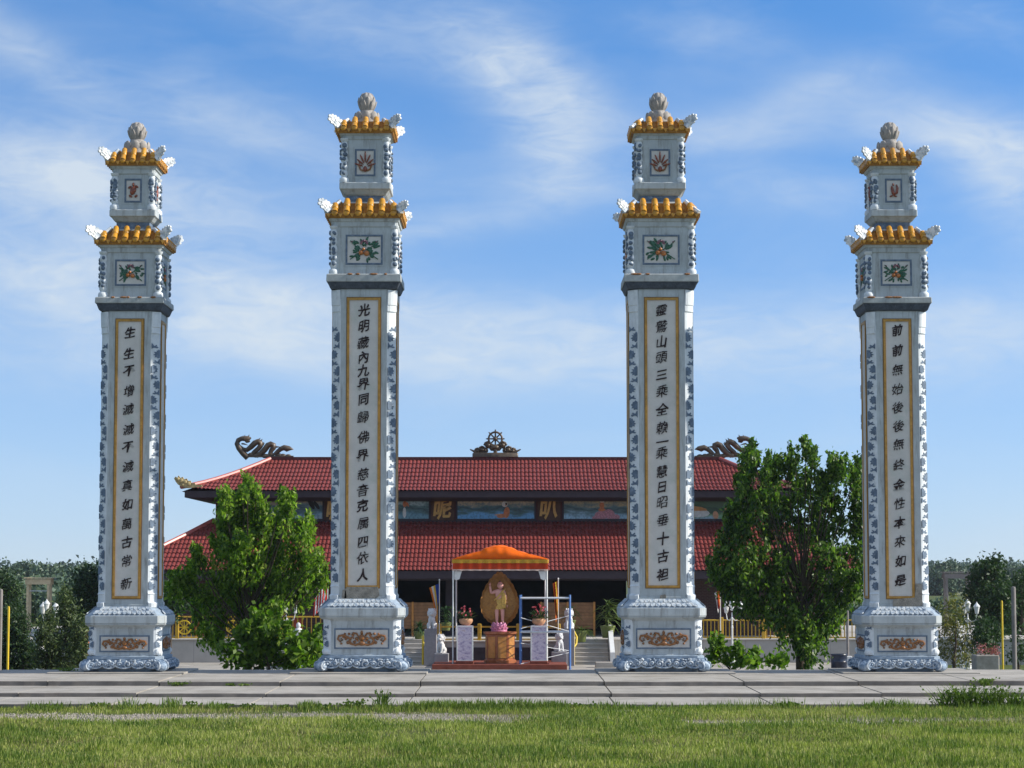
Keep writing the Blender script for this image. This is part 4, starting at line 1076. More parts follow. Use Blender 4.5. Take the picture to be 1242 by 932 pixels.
YS = 97.6
xs0 = XY(606.5, 780, YS)
ped = empty('statue_pedestal', (xs0, YS, ZD)); tag(ped, 'octagonal brown wood pedestal with oak panels carrying the statue', 'pedestal')
def pz(py): return zat(py, YS) - ZD
zpt = pz(766.3)
def octa(r, z): return [(r*math.cos(PI/8+k*PI/4+R(9)), r*math.sin(PI/8+k*PI/4+R(9)), z) for k in range(8)]
b_ = MB(); b_.loft([octa(.70,0), octa(.70,.12), octa(.63,.16), octa(.63,zpt-.14), octa(.72,zpt-.09), octa(.72,zpt)]); b_.build('pedestal_body', M['wood'], ped)
for k in range(8):
    a = k*PI/4 + PI/4 + R(9); pn = MB(); pn.M = Matrix.Rotation(a+PI/2, 4, 'Z')
    d = .63*math.cos(PI/8)
    pn.box(-.175, .175, -d-.018, -d+.02, .22, zpt-.2); pn.build('oak_panel', M['woodpanel'], ped)
lot = MB()
for row, (n, r, zz, tilt, L_) in enumerate(((12,.28,.09,50,.13),(12,.27,.19,28,.13),(10,.24,.28,8,.12))):
    for k in range(n):
        a = 2*PI*(k+.5*row)/n
        lot.ell((math.cos(a)*r, math.sin(a)*r, zz), (.075,.04,L_), 8, 6, rotz(a+PI/2) @ Matrix.Rotation(R(tilt), 4, 'X'))
lot.lathe([(.32,0),(.34,.05),(.27,.14),(.26,.33),(.24,.34)], n=20)
lotus = lot.build('lotus_seat', M['pink'], None, True, (xs0-.04, YS, ZD+zpt))
tag(lotus, 'pink lotus flower seat between the wooden pedestal and the statue', 'lotus seat')
# child figure (statue), grown from a skinned skeleton
zfoot = ZD + zpt + .335
def skin_mesh(name, pts, edges, rad, m, parent, root=0, sub=2):
    me = bpy.data.meshes.new(name); me.from_pydata(pts, edges, []); me.materials.append(m)
    o = bpy.data.objects.new(name, me); COL.objects.link(o)
    o.modifiers.new('skin', 'SKIN'); 
    if not me.skin_vertices: me.attributes  # layer is made by the modifier
    lay = me.skin_vertices[0].data if me.skin_vertices else None
    if lay is None:
        with bpy.context.temp_override(object=o, active_object=o): bpy.ops.mesh.customdata_skin_add()
        lay = me.skin_vertices[0].data
    for i, r in enumerate(rad):
        lay[i].radius = (r, r) if not isinstance(r, tuple) else r
        lay[i].use_root = (i == root)
    s = o.modifiers.new('sub', 'SUBSURF'); s.levels = sub; s.render_levels = sub
    dg = bpy.context.evaluated_depsgraph_get()
    m2 = bpy.data.meshes.new_from_object(o.evaluated_get(dg))
    o.modifiers.clear(); o.data = m2; m2.name = name
    m2.polygons.foreach_set('use_smooth', [True]*len(m2.polygons)); o.parent = parent
    return o
statue = empty('child_statue', (xs0-.02, YS, zfoot))
tag(statue, 'standing child statue in a gold wrap with one arm raised, before the golden halo', 'statue')
H0 = 1.80
pts = [(0,0,.86),(0,0,1.02),(-.01,0,1.20),(0,0,1.36),(.02,-.01,1.45),   # pelvis, waist, chest, shoulders, neck 0-4
       (.10,0,.82),(.125,-.03,.48),(.13,0,.10),(.14,-.11,.035),      # right-of-picture leg 5-8
       (-.10,0,.82),(-.12,-.02,.48),(-.11,.02,.10),(-.12,-.10,.035),   # left leg 9-12
       (.17,0,1.33),(.26,.0,1.10),(.31,-.08,.87),(.315,-.10,.79),     # lowered arm 13-16
       (-.17,0,1.34),(-.36,-.02,1.28),(-.40,-.04,1.52),(-.40,-.04,1.60)]     # raised arm 17-20
edges = [(0,1),(1,2),(2,3),(3,4),(0,5),(5,6),(6,7),(7,8),(0,9),(9,10),(10,11),(11,12),(3,13),(13,14),(14,15),(15,16),(3,17),(17,18),(18,19),(19,20)]
rad = [(.19,.15),(.175,.145),(.18,.145),(.155,.11),.06, .125,.09,.058,.045, .125,.09,.058,.045, .085,.062,.048,.036, .085,.066,.05,.036]
body = skin_mesh('body', pts, edges, rad, M['skin'], statue)
hd = MB(); hd.M = Matrix.Translation((.03,-.02,1.60)) @ Matrix.Rotation(R(-6), 4, 'Y')
hd.ell((0,0,0), (.122,.132,.155), 16, 12); hd.ell((0,-.03,-.08), (.085,.09,.07), 12, 8)
hd.ell((0,-.125,-.02), (.018,.025,.028), 8, 6)
for s in (-1, 1): hd.ell((s*.112,.01,-.02), (.018,.03,.045), 8, 6)
hd.m = 1
for s in (-1, 1): hd.ell((s*.043,-.112,.012), (.02,.012,.011), 8, 6)
for s in (-1, 1): hd.ell((s*.043,-.116,.04), (.026,.008,.006), 8, 5)
hd.m = 2; hd.ell((0,-.112,-.068), (.03,.012,.009), 8, 5)
head = hd.build('head', [M['skin'], M['hair'], M['pink']], body, True)
hr = MB(); hr.M = Matrix.Translation((.03,-.005,1.625)) @ Matrix.Rotation(R(-6), 4, 'Y')
rings = []
for i in range(8):
    a = PI/2*i/7; zz = -.02 + .15*math.sin(a); rr = math.cos(a)
    rings.append([(.122*rr*math.cos(2*PI*j/18), .135*rr*math.sin(2*PI*j/18)+.01, zz + (.045 if math.sin(2*PI*j/18) < -.3 and i == 0 else 0)) for j in range(18)])
hr.loft(rings); hr.ell((0,.02,.14), (.045,.045,.035), 10, 6)
hr.build('hair', M['hair'], statue, True)
def hand(base, dirv, side, point):
    hands = MB()
    d = Vector(dirv).normalized(); a = Vector(side).normalized()
    hands.ell(tuple(Vector(base)+d*.04), (.034,.024,.05), 10, 7)
    for k in range(4):
        o = Vector(base) + d*.075 + a*(-.024+.016*k)
        L_ = (.05,.06,.057,.045)[k]
        if point and k != 1: hands.tube([o, o+d*.02+Vector((0,-.02,0)), o+Vector((0,-.03,0))-d*.005], [.009,.008,.007], 6)
        else: hands.tube([o, o+d*L_*.55+Vector((0,-.004,0)), o+d*L_+Vector((0,-.012,0))], [.009,.008,.006], 6)
    o = Vector(base) + d*.02 - a*.03
    hands.tube([o, o-a*.02+d*.02, o-a*.022+d*.045], [.011,.01,.007], 6)
    hands.build('hand', M['skin'], body, True)
hand((-.40,-.04,1.60), (0.02,-.05,1), (1,0,0), True)
hand((.315,-.10,.79), (.05,-.1,-1), (0,-1,.0), False)
rb = MB()
rings = []
for zz, rx, ry in ((.60,.215,.17),(.68,.21,.165),(.82,.20,.155),(.95,.18,.145),(1.05,.175,.14)):
    rings.append([(rx*math.cos(2*PI*j/24)*(1+.035*math.sin(j*2.6)), ry*math.sin(2*PI*j/24)*(1+.035*math.sin(j*2.6)), zz + (.06*math.cos(2*PI*j/24) if zz > 1 else 0)) for j in range(24)])
rb.loft(rings, True)
rings = []
for t in range(13):      # sash over the viewer's right shoulder
    a = -.35 + t/12*(PI+.7)
for k, (c0, c1) in enumerate((((-.16,-.13,1.02),(.17,-.08,1.40)),((.17,-.08,1.40),(.15,.12,1.36)),((.15,.12,1.36),(-.15,.14,1.03)))):
    A, B = Vector(c0), Vector(c1)
    for q in range(4):
        off = Vector((.028*(q-1.5)*1.2, (-.012 if k == 0 else .008), -.028*(q-1.5)*(-1.0)))
        mid = (A+B)/2 + Vector((0, -.035 if k == 0 else (.0 if k == 1 else .03), .0))
        rb.tube([A+off*1.2, mid+off, B+off*.8], .026, 6)
for q in range(5):
    x = .08+.035*q; rb.tube([(x,-.11,1.36-.02*q),(x+.03,-.15,1.05),(x+.015,-.165,.66)], [.02,.024,.022], 6)
rb.build('gold_wrap', M['robe'], statue, True)
# halo
Yh = YS + .42
def hx(px, py=730): return XY(px, py, Yh)
hl = MB(); n = 72; egg = []
cxh = XY(606, 730, Yh); zc_ = zat(731, Yh)
rings = []
for f_, yy in ((0,-.02),(.35,-.03),(.6,-.015),(.82,.0),(.9,-.06),(1.0,-.05),(1.0,.05)):
    rg = []
    for j in range(n):
        a = 2*PI*j/n; c_, s_ = math.cos(a), math.sin(a)
        rz = wpx(36, 730, Yh) if s_ > 0 else wpx(26, 730, Yh)
        rx = wpx(22.8, 730, Yh)*(1 - .22*max(0, s_)**1.5)
        sca = 1 + (.035*abs(math.sin(j*PI/3)) if f_ >= .9 else 0)
        tip = 1 + .06*max(0, s_)**14
        rg.append((rx*c_*f_*sca, yy - .95*(rx*c_*f_*sca)**2, rz*s_*f_*sca*tip - .05))
    rings.append(rg)
hl.loft(rings)
for k in range(26):
    a = 2*PI*k/26
    for f_ in (.45, .7):
        rz = wpx(36, 730, Yh) if math.sin(a) > 0 else wpx(26, 730, Yh)
        hl.ell((wpx(22,730,Yh)*(1-.22*max(0,math.sin(a))**1.5)*math.cos(a)*f_, -.02-.95*(wpx(22,730,Yh)*math.cos(a)*f_)**2, rz*math.sin(a)*f_-.05), (.07,.03,.10), 7, 5, Matrix.Rotation(-a+PI/2, 4, 'Y'))
halo = hl.build('golden_halo', M['gilt'], None, True, (cxh, Yh, zc_))
tag(halo, 'large egg shaped golden halo with scalloped rim standing behind the child statue', 'halo')
hs_ = MB()
for s in (-1, 1): hs_.box(s*.25-.03, s*.25+.03, .05, .11, -(zc_-ZD), -.6)
hs_.build('support_strut', M['wood'], halo)

# ---- flower stands and pots
def painted_mat():
    m, nt, b, out = new_mat('lilac_painted_porcelain')
    f = noise(nt, 7, 8, .7, stretch=(1,1,1.6))
    c = ramp(nt, f, [(.36,(0.20,0.16,0.28)),(.46,(0.46,0.38,0.50)),(.58,(0.60,0.52,0.60)),(.68,(0.36,0.22,0.22))])
    nt.links.new(c, b.inputs['Base Color']); b.inputs['Roughness'].default_value = .35
    return m
M['porcelain'] = painted_mat()
def flower_stand(px, Y, label):
    x = XY(px, 780, Y); r = empty('flower_stand', (x, Y, ZD)); tag(r, label, 'stand', 'lilac flower stands')
    b_ = MB(); b_.bbox(-.37,.37,-.37,.37,0,.13,.02); b_.build('stand_base', M['carpet'], r)
    b_ = MB(); h = zat(759, Y)-ZD
    b_.bbox(-.33,.33,-.33,.33,.13,h,.02); s_ = b_.build('stand_body', M['porcelain'], r)
    f_ = MB()
    for k in range(4):
        f_.M = rotz(k*PI/2); f_.frame(-.328,.328,.14,h-.01,.035,-.32,-.345)
    f_.build('border', M['whitepipe'], s_)
    return r, h
def flower_pot(px, Y, h, label, seed):
    x = XY(px, 780, Y); r = empty('flower_pot', (x, Y, ZD+h)); tag(r, label, 'flower pot', 'pots of pink flowers by the statue')
    b_ = MB(); b_.lathe([(.13,0),(.16,.02),(.25,.10),(.29,.20),(.27,.28),(.25,.29),(.24,.25)], n=20); b_.build('bowl', M['terra'], r, True)
    rng = random.Random(seed)
    lv = MB()
    for k in range(70):
        a = rng.uniform(0, 2*PI); L_ = rng.uniform(.25,.62); d = Vector((math.cos(a), math.sin(a)*.8, rng.uniform(.15,1.1))).normalized()
        p0 = Vector((0,0,.26)); p1 = p0 + d*L_
        side = d.cross(Vector((0,0,1))).normalized()*.045
        lv.add([p0+d*L_*.4, p0+d*L_*.7+side, p1+Vector((0,0,-.03)), p0+d*L_*.7-side], [(0,1,2,3)])
    for k in range(9):
        a = rng.uniform(0,2*PI); lv.tube([(0,0,.25),(.2*math.cos(a),.15*math.sin(a),.5),(.3*math.cos(a),.2*math.sin(a),.62)], .008, 4)
    lv.build('leaves', M['leaf_dark'], r)
    fl = MB()
    for k in range(20):
        a = rng.uniform(0, 2*PI); q = rng.uniform(0,.42); c_ = Vector((q*math.cos(a), q*.7*math.sin(a), .48+rng.uniform(-.12,.42)*(1-q)))
        for j in range(6):
            t = Vector((rng.gauss(0,1), rng.gauss(0,1), rng.gauss(0,1))).normalized()
            u = t.orthogonal().normalized()*.055; v = t.cross(u).normalized()*.055
            c2 = c_ + t*.03
            fl.add([c2-u*.8, c2+v*.6, c2+u, c2-v*.6], [(0,1,2,3)])
    fl.build('blossoms', M['flower'], r)
M['leaf_dark'] = leaf_mat('dark_leaf', (0.012,0.035,0.010), (0.035,0.085,0.020), (0.06,0.12,0.03), .25)
_, hst = flower_stand(564, 96.6, 'lilac porcelain stand left of the pedestal')
flower_stand(653.5, 96.6, 'lilac porcelain stand seen through the scaffold')
flower_pot(565, 96.6, hst, 'bowl of red and pink flowers on the left stand', 3)
flower_pot(653.5, 96.6, hst, 'bowl of pink flowers behind the scaffold bars', 4)

# ---- scaffold
sc = empty('scaffold', (XY(661,800,96.1), 96.1, ZC), R(-2.0)); tag(sc, 'blue and grey steel scaffold tower frame on the right of the canopy', 'scaffold')
hw = wpx(30.2, 780, 96.1); hS = zat(722, 96.1)-ZC
for sx in (-1, 1):
    for yy in (0, 1.5):
        p = MB(); p.tube([(sx*hw, yy, .02), (sx*hw, yy, hS)], .035, 10); p.lathe([(.07,0),(.07,.02),(.03,.03)], (sx*hw, yy, 0), 10); p.build('leg', M['bluesteel'], sc, True)
    for zz in (hS-.15, hS*.505, hS*.75, hS*.25):
        b_ = MB(); b_.tube([(sx*hw, 0, zz), (sx*hw, 1.5, zz)], .025, 8); b_.build('end_bar', M['bluesteel'], sc, True)
for zz in (hS-.13, hS*.505):
    for yy in (0, 1.5):
        b_ = MB(); b_.tube([(-hw, yy, zz), (hw, yy, zz)], .036, 8); b_.build('cross_bar', M['steel'], sc, True)
for (za, zb_) in ((hS*.70, hS*.50), (hS*.55, hS*.72), (hS*.36, hS*.24), (hS*.08, hS*.22)):
    b_ = MB(); b_.tube([(-hw, 0.03, za), (hw, 1.47, zb_)], .014, 6); b_.build('brace', M['steel'], sc, True)

# ---- granite blocks and stone lions
def lion(x, Y, z, hgt, label, face):
    r = empty('stone_lion', (x, Y, z), face); tag(r, label, 'stone lion', 'carved guardian lions by the stairs')
    s = hgt/1.0
    b_ = MB(); b_.M = Matrix.Scale(s, 4)
    b_.ell((0,.06,.30), (.17,.22,.28), 12, 9); b_.ell((0,-.06,.45), (.16,.15,.22), 12, 9)
    for k in (-1, 1):
        b_.tube([(k*.09,-.12,.48),(k*.1,-.19,.25),(k*.1,-.22,.04)], [.075,.06,.06], 8); b_.ell((k*.1,-.25,.04), (.065,.09,.045), 8, 6)
        b_.ell((k*.15,.10,.16), (.10,.17,.16), 10, 7); b_.ell((k*.17,-.03,.05), (.06,.12,.05), 8, 6)
    b_.tube([(0,.26,.15),(0,.33,.35),(0,.27,.55)], [.05,.07,.02], 8)
    b_.build('body', M['palestone'], r, True)
    h = MB(); h.M = Matrix.Scale(s, 4)
    h.ell((0,-.08,.76), (.17,.17,.19), 12, 9); h.ell((0,-.22,.70), (.10,.11,.08), 10, 7)
    for k in (-1, 1): h.ell((k*.13,-.05,.92), (.04,.03,.06), 8, 6); h.ell((k*.07,-.24,.80), (.035,.03,.03), 8, 6)
    for k in range(14):
        a = k*2*PI/14; h.ell((math.cos(a)*.17,.02+.03*math.sin(3*a),.74+math.sin(a)*.18), (.06,.07,.06), 8, 6)
    h.build('maned_head', M['palestone'], r, True)
    bs = MB(); bs.bbox(-.19*s,.19*s,-.32*s,.30*s,-.001,.05*s,.01); bs.build('base', M['greyblock'], r)
def block(x0, x1, Y, zt, label):
    b_ = MB(); b_.bbox(XY(x0,790,Y), XY(x1,790,Y), Y, Y+.7, ZC, zt, .02)
    tag(b_.build('granite_block', M['greyblock']), label, 'block', 'grey granite blocks beside the stairs'); return (XY((x0+x1)/2,790,Y), zt)
xx, zz = block(514.5, 529.5, 100.2, zat(763.5,100.2), 'tall grey block topped by a lion at the left stairs'); lion(xx+.05, 100.5, zz+.002, .92, 'grey stone lion on the tall left block', 0)
xx, zz = block(526.5, 544, 98.6, zat(793,98.6), 'low grey block under a white lion on the left'); lion(xx-.02, 98.95, zz+.002, .84, 'white stone lion low on the left block by the canopy post', R(-20))
xx, zz = block(681, 697, 100.2, zat(763.5,100.2), 'tall grey block topped by a lion behind the scaffold'); lion(xx+.05, 100.5, zz+.002, .92, 'grey stone lion on the tall block behind the scaffold legs', 0)
xx, zz = block(669, 688, 98.6, zat(791,98.6), 'low grey block under a white lion behind the scaffold'); lion(xx, 98.95, zz+.002, .84, 'white stone lion on the low block inside the scaffold frame', R(20))

# ---- plank screens on the terrace
for a, b, label in ((470, 531, 'brown plank screen on the terrace left of the shrine'), (655, 722, 'brown plank screen on the terrace right of the shrine')):
    r = empty('plank_screen', (XY((a+b)/2,750,107.6), 107.6, ZT)); tag(r, label, 'screen', 'plank screens on the terrace')
    wv = XY(b,750,107.6)-XY(a,750,107.6); z1 = zat(731,107.6)-ZT; z0 = zat(763,107.6)-ZT
    b_ = MB(); nP = 8
    for k in range(nP): b_.bbox(-wv/2, wv/2, -.02, .02, z0+(z1-z0)*k/nP+.008, z0+(z1-z0)*(k+1)/nP, .006)
    b_.build('planks', M['ply'], r)
    for x in (-wv/2+.05, 0, wv/2-.05):
        b_ = MB(); b_.bbox(x-.05, x+.05, -.07, -.021, 0, z1+.03, .008); b_.build('post', M['woodpanel'], r)
# ------------------------------------------------------------------ flags, lamps, posts
def flag_mat(name, c): return mat(name, c, .8, 6, .1, bump=.1, spec=.1)
FC = {k: flag_mat('flag_'+k, c) for k, c in dict(blue=(.02,.06,.30), yellow=(.62,.42,.04), red=(.50,.03,.02), white=(.70,.68,.66), orange=(.62,.18,.02)).items()}
def draped_flag(px, Y, pytop, pyfl0, pyfl1, zbase, width, cols, side, label, pole_r=.02, group='small flags on poles'):
    x, zt = at(px, pytop, Y); r = empty('flag', (x, Y, zbase)); tag(r, label, 'flag', group)
    p = MB(); p.tube([(0,0,0),(0,0,zt-zbase)], pole_r, 6); p.ell((0,0,zt-zbase+.03), (.035,.035,.045), 8, 6); p.build('pole', M['whitepipe'], r, True)
    z1, z0 = zat(pyfl0, Y)-zbase, zat(pyfl1, Y)-zbase
    mb = MB(); nx = 5*3; nz = 12
    vs = []
    for j in range(nz+1):
        t = j/nz
        for i in range(nx+1):
            s = i/nx
            xx = side*(.02 + s*width*(1-.35*t)*(.55+.45*(1-t)))
            vs.append((xx, .07*math.sin(s*9+t*2)*(.4+t), z1 - (z1-z0)*(t*(.70+.30*s)) - s*width*.9*(.5+.2*t)))
    for j in range(nz):
        for i in range(nx):
            mb.m = min(len(cols)-1, int(i*len(cols)/nx))
            mb.add([vs[j*(nx+1)+i], vs[j*(nx+1)+i+1], vs[(j+1)*(nx+1)+i+1], vs[(j+1)*(nx+1)+i]], [(0,1,2,3)])
    c = mb.build('cloth', [FC[k] for k in cols], r, True)
    so = c.modifiers.new('thick', 'SOLIDIFY'); so.thickness = .006
    return r
draped_flag(533, 101.3, 704.5, 708, 738, ZT, .42, ['blue','blue','yellow','white','orange'], -1, 'blue and yellow flag hanging left of the canopy')
draped_flag(677, 101.3, 703, 705, 752, ZT, .22, ['orange','yellow','red','orange'], -1, 'narrow red and yellow flag hanging behind the scaffold')
draped_flag(873.5, 104.0, 713, 716, 740, ZT, .24, ['orange','red','white'], -1, 'white and orange flag on a yellow railing post by the right tree')
draped_flag(1026, 100, 706, 709, 722, ZC, .5, ['red','white','red'], -1, 'red and white flag above the brown pole by the far right pillar')
# striped flag behind the second pillar
x, zt = at(397.5, 704, 101); r = empty('flag', (x, 101, ZC)); tag(r, 'red and white striped flag beside the pillar right of the left tree', 'flag', 'small flags on poles')
p = MB(); p.tube([(0,0,0),(0,0,zt-ZC)], .02, 6); p.ell((0,0,zt-ZC+.03), (.035,.035,.045), 8, 6); p.build('pole', M['whitepipe'], r, True)
mb = MB()
for i in range(9):
    mb.m = i % 2
    x0, x1 = -.02-.062*i, -.02-.062*(i+1)
    z1 = zt-ZC-.1-.08*i; 
    n = 6
    for j in range(n):
        a, b = j/n, (j+1)/n; L_ = .95-.02*i
        mb.add([(x0-.05*a,.05*math.sin(i*1.3+a*2),z1-L_*a),(x1-.05*a,.05*math.sin((i+1)*1.3+a*2),z1-.08-L_*a),(x1-.05*b,.05*math.sin((i+1)*1.3+b*2),z1-.08-L_*b),(x0-.05*b,.05*math.sin(i*1.3+b*2),z1-L_*b)], [(0,1,2,3)])
c = mb.build('cloth', [FC['red'], FC['white']], r, True); so = c.modifiers.new('thick','SOLIDIFY'); so.thickness = .006

def lamp(px, Y, pytop, zbase, label, arms=True):
    x, zt = at(px, pytop, Y); r = empty('lamp_post', (x, Y, zbase)); tag(r, label, 'lamp post', 'white triple lantern lamp posts')
    h = zt-zbase
    p = MB(); p.lathe([(.20,0),(.20,.06),(.12,.12),(.15,.3),(.09,.45),(.06,.5),(.045,.6),(.04,h*.6),(.055,h*.61),(.035,h*.63),(.032,h-.75),(.06,h-.7),(.03,h-.65),(.02,h-.45)], n=12); p.build('post', M['whitepipe'], r, True)
    for k in range(3):
        a = R(-20) + k*2*PI/3; d = (math.cos(a)*.38, math.sin(a)*.38)
        if k == 2: d = (0, 0.0)
        zz = h-.42 if k < 2 else h-.30
        if k < 2:
            ar = MB(); ar.tube([(0,0,h-.7),(d[0]*.4,d[1]*.4,h-.80),(d[0]*.85,d[1]*.85,h-.75),(d[0],d[1],zz-.08)], [.022,.02,.02,.018], 6); ar.build('arm', M['whitepipe'], r, True)
        g = MB(); g.lathe([(.03,-.08),(.07,-.04),(.10,.12),(.13,.24),(.15,.25),(.09,.33),(.05,.37),(.02,.42),(.0,.46)], (d[0],d[1],zz), 10)
        g.build('lantern', M['whitepipe'], r, False)
    return r
L0 = lamp(1173.5, 97.5, 731, ZC-.05, 'white triple lantern post right of the far right pillar')
for px, Y, lab in ((56, 97.5, 'white triple lantern post among the junipers at the far left'), (347, 99, 'white triple lantern post beside the left tree'), (888, 99.5, 'white triple lantern post between the right tree and its neighbouring pillar')):
    c = dup(L0, (XY(px, 770, Y), Y, ZC-.05), R(25), lab)
# globe lamps / small white statues
def garden_statue(px, Y, pytop, pyb, label):
    x, zt = at(px, pytop, Y); zb = zat(pyb, Y); h = zt-zb
    r = empty('garden_statue', (x, Y, ZC-.05)); tag(r, label, 'statue', 'white garden statues'); dz = zb-ZC+.05
    p = MB(); p.bbox(-.22,.22,-.22,.22,0,max(dz,.05),.02); p.build('plinth', M['palestone'], r)
    b_ = MB(); b_.lathe([(.22,0),(.20,.1*h),(.17,.35*h),(.19,.55*h),(.14,.70*h),(.06,.76*h)], (0,0,dz), 12); 
    for s in (-1, 1): b_.tube([(s*.18,0,dz+.62*h),(s*.2,-.08,dz+.45*h),(s*.04,-.18,dz+.45*h)], [.055,.05,.04], 7)
    b_.build('robed_body', M['palestone'], r, True)
    hd = MB(); hd.ell((0,-.01,dz+.87*h), (.10,.11,.13), 10, 8); hd.ell((0,0,dz+.99*h), (.05,.05,.04), 8, 6); hd.build('head', M['palestone'], r, True)
garden_statue(362, 98, 756, 779, 'white stone figure in the leaves right of the left tree')
garden_statue(48, 96.5, 765, 787, 'white figure half hidden in the dark bushes at the far left')
garden_statue(1161, 98.5, 754, 776, 'white figure in the yellow green bush right of the far right pillar')
# posts
def post(px, py0, py1, Y, r_, m, nm, label, cat, zb=None, group=None):
    x, zt = at(px, py0, Y); zb = zat(py1, Y) if zb is None else zb
    p = MB(); p.lathe([(r_,0),(r_,zt-zb-.04),(r_*.8,zt-zb),(0.001,zt-zb+.01)], n=10)
    o = p.build(nm, m, None, True, (x, Y, zb)); tag(o, label, cat, group); return o
post(10.5, 736, 812, 60, .032, M['yellow_bright'], 'bollard_post', 'thin yellow post at the far left edge of the platform', 'post', -.35)
post(1215, 729, 812, 63, .028, M['yellow_bright'], 'bollard_post', 'thin yellow post standing among the shrubs at the far right', 'post', -.7)
post(1.0, 715, 812, 60.5, .055, M['greywood'], 'timber_post', 'grey timber post cut by the left edge of the picture', 'post', -.35)
post(1229, 712, 812, 64, .065, M['greywood'], 'timber_post', 'grey timber post right of the thin yellow post', 'post', -.7)
post(1027.5, 730, 797, 99, .06, M['greywood'], 'flag_pole', 'brown pole set in a white base near the blue drum', 'pole', zat(797, 99))
b_ = MB(); x = XY(1028.5, 800, 99); b_.bbox(x-.16, x+.16, 98.85, 99.15, ZC-.02, zat(796, 99), .02); tag(b_.build('post_base', M['palestone']), 'white block holding the brown pole beside the drum', 'base')
dr = MB(); xd = XY(1017.5, 800, 97); dr.lathe([(.31,0),(.33,.02),(.34,.3),(.35,.31),(.34,.33),(.345,.58),(.36,.6),(.35,.63),(.31,.63),(.30,.55)], n=24)
tag(dr.build('plastic_drum', M['bluedrum'], None, True, (xd, 97, ZC+.006)), 'dark blue plastic drum on the paving left of the far right pillar', 'drum')
def arbor(px0, px1, pytop, Y, m, label, bars):
    x0, zt = at(px0, pytop, Y); x1, _ = at(px1, pytop, Y)
    r = empty('garden_arbor', ((x0+x1)/2, Y, ZC-.6)); tag(r, label, 'arbor', 'tall timber arbors'); w = (x1-x0)/2; h = zt-ZC+.6
    for s in (-1, 1):
        for yy in (0, .55):
            p = MB(); p.bbox(s*w-.06, s*w+.06, yy-.06, yy+.06, 0, h, .01); p.build('upright', m, r)
    p = MB(); p.bbox(-w-.12, w+.12, -.1, -.062, h-.28, h-.03, .01); p.build('beam', m, r)
    p = MB(); p.bbox(-w-.12, w+.12, .612, .65, h-.28, h-.03, .01); p.build('beam', m, r)
    p = MB(); p.bbox(-w-.18, w+.18, -.16, .72, h+.001, h+.05, .01); p.build('top_board', m, r)
    for py in bars:
        p = MB(); z = zat(py, Y)-ZC+.6; p.tube([(-w, .0, z), (w, .0, z)], .025, 6); p.build('cross_bar', M['steel'], r)
arbor(34, 59, 702, 112, M['tanwood'], 'tan timber frame rising above the bushes at the far left', (717,))
arbor(1148, 1175.5, 695, 115, M['greywood'], 'grey timber frame rising above the bushes at the far right', ())
# orange stack at left
st = empty('tiered_lantern', (XY(101, 790, 97), 97, ZC)); tag(st, 'orange red tiered garden lantern half hidden left of the far left pillar', 'garden lantern')
z = 0
for k, (r_, h) in enumerate(((.3,.35),(.26,.3),(.24,.28),(.22,.26),(.2,.24),(.18,.22))):
    b_ = MB(); b_.lathe([(r_*.7,z),(r_*.7,z+h*.55)], n=10); b_.build('tier', M['carpet'], st)
    b_ = MB(); b_.lathe([(r_*1.25,z+h*.55),(r_*1.3,z+h*.62),(r_*.7,z+h)], n=10); b_.build('eave', M['orange_stone'] if 'orange_stone' in M else M.setdefault('orange_stone', mat('orange_glazed_tier', (.50,.12,.03), .5, 6, .3, bump=.1)), st)
    z += h
# flower bed wall right
fb = MB(); fb.bbox(XY(1184,790,92), XY(1212,790,92), 92, 93, ZC-.2, zat(795,92), .03)
tag(fb.build('bed_edging', M['conc']), 'low pale edging of the pink flower bed at the far right', 'edging')

# ------------------------------------------------------------------ foliage
def leaf_cloud(rng, tufts, n, size, spread, droop=.4, aspect=.55, vert=1.0):
    """n pointed leaves per tuft centre, each a folded four-point blade (numpy, one mesh)"""
    nt = len(tufts); T = np.array(tufts); N = nt*n
    C = np.repeat(T, n, axis=0) + rng.normal(0, 1, (N, 3))*spread*np.array([.8, .8, vert])
    d = rng.normal(0, 1, (N, 3)); d[:, 2] -= droop*1.4
    d /= np.linalg.norm(d, axis=1)[:, None]
    s = np.cross(d, rng.normal(0, 1, (N, 3))); s /= np.linalg.norm(s, axis=1)[:, None]
    nrm = np.cross(d, s)
    L = size*rng.uniform(.6, 1.3, N)[:, None]
    A = C - d*L*.5; Bp = C + d*L*.5
    mid = C - d*L*.06
    w = s*L*aspect*.5
    l = mid + w + nrm*L*.12; r = mid - w + nrm*L*.12
    V = np.stack([A, l, Bp, r], axis=1).reshape(-1, 3)
    return V
def mesh_quads(name, V, m, parent=None):
    n = len(V)//4
    me = bpy.data.meshes.new(name); me.vertices.add(len(V)); me.loops.add(n*4); me.polygons.add(n)
    me.vertices.foreach_set('co', np.ascontiguousarray(V, dtype=np.float32).ravel())
    me.polygons.foreach_set('loop_start', np.arange(0, n*4, 4, dtype=np.int32))
    me.polygons.foreach_set('loop_total', np.full(n, 4, dtype=np.int32)) if False else None
    me.loops.foreach_set('vertex_index', np.arange(n*4, dtype=np.int32))
    me.materials.append(m); me.update(calc_edges=True); me.validate()
    o = bpy.data.objects.new(name, me); COL.objects.link(o)
    if parent: o.parent = parent
    return o
def sample_clumps(rng, clumps, per, shell=.55):
    out = []
    for (c, r) in clumps:
        k = max(3, int(per*(r[0]*r[1]+r[1]*r[2]+r[0]*r[2])/3/.25))
        d = rng.normal(0, 1, (k, 3)); d /= np.linalg.norm(d, axis=1)[:, None]
        q = rng.uniform(shell**3, 1, k)**(1/3)
        out.append(np.array(c) + d*q[:, None]*np.array(r))
    return np.concatenate(out)
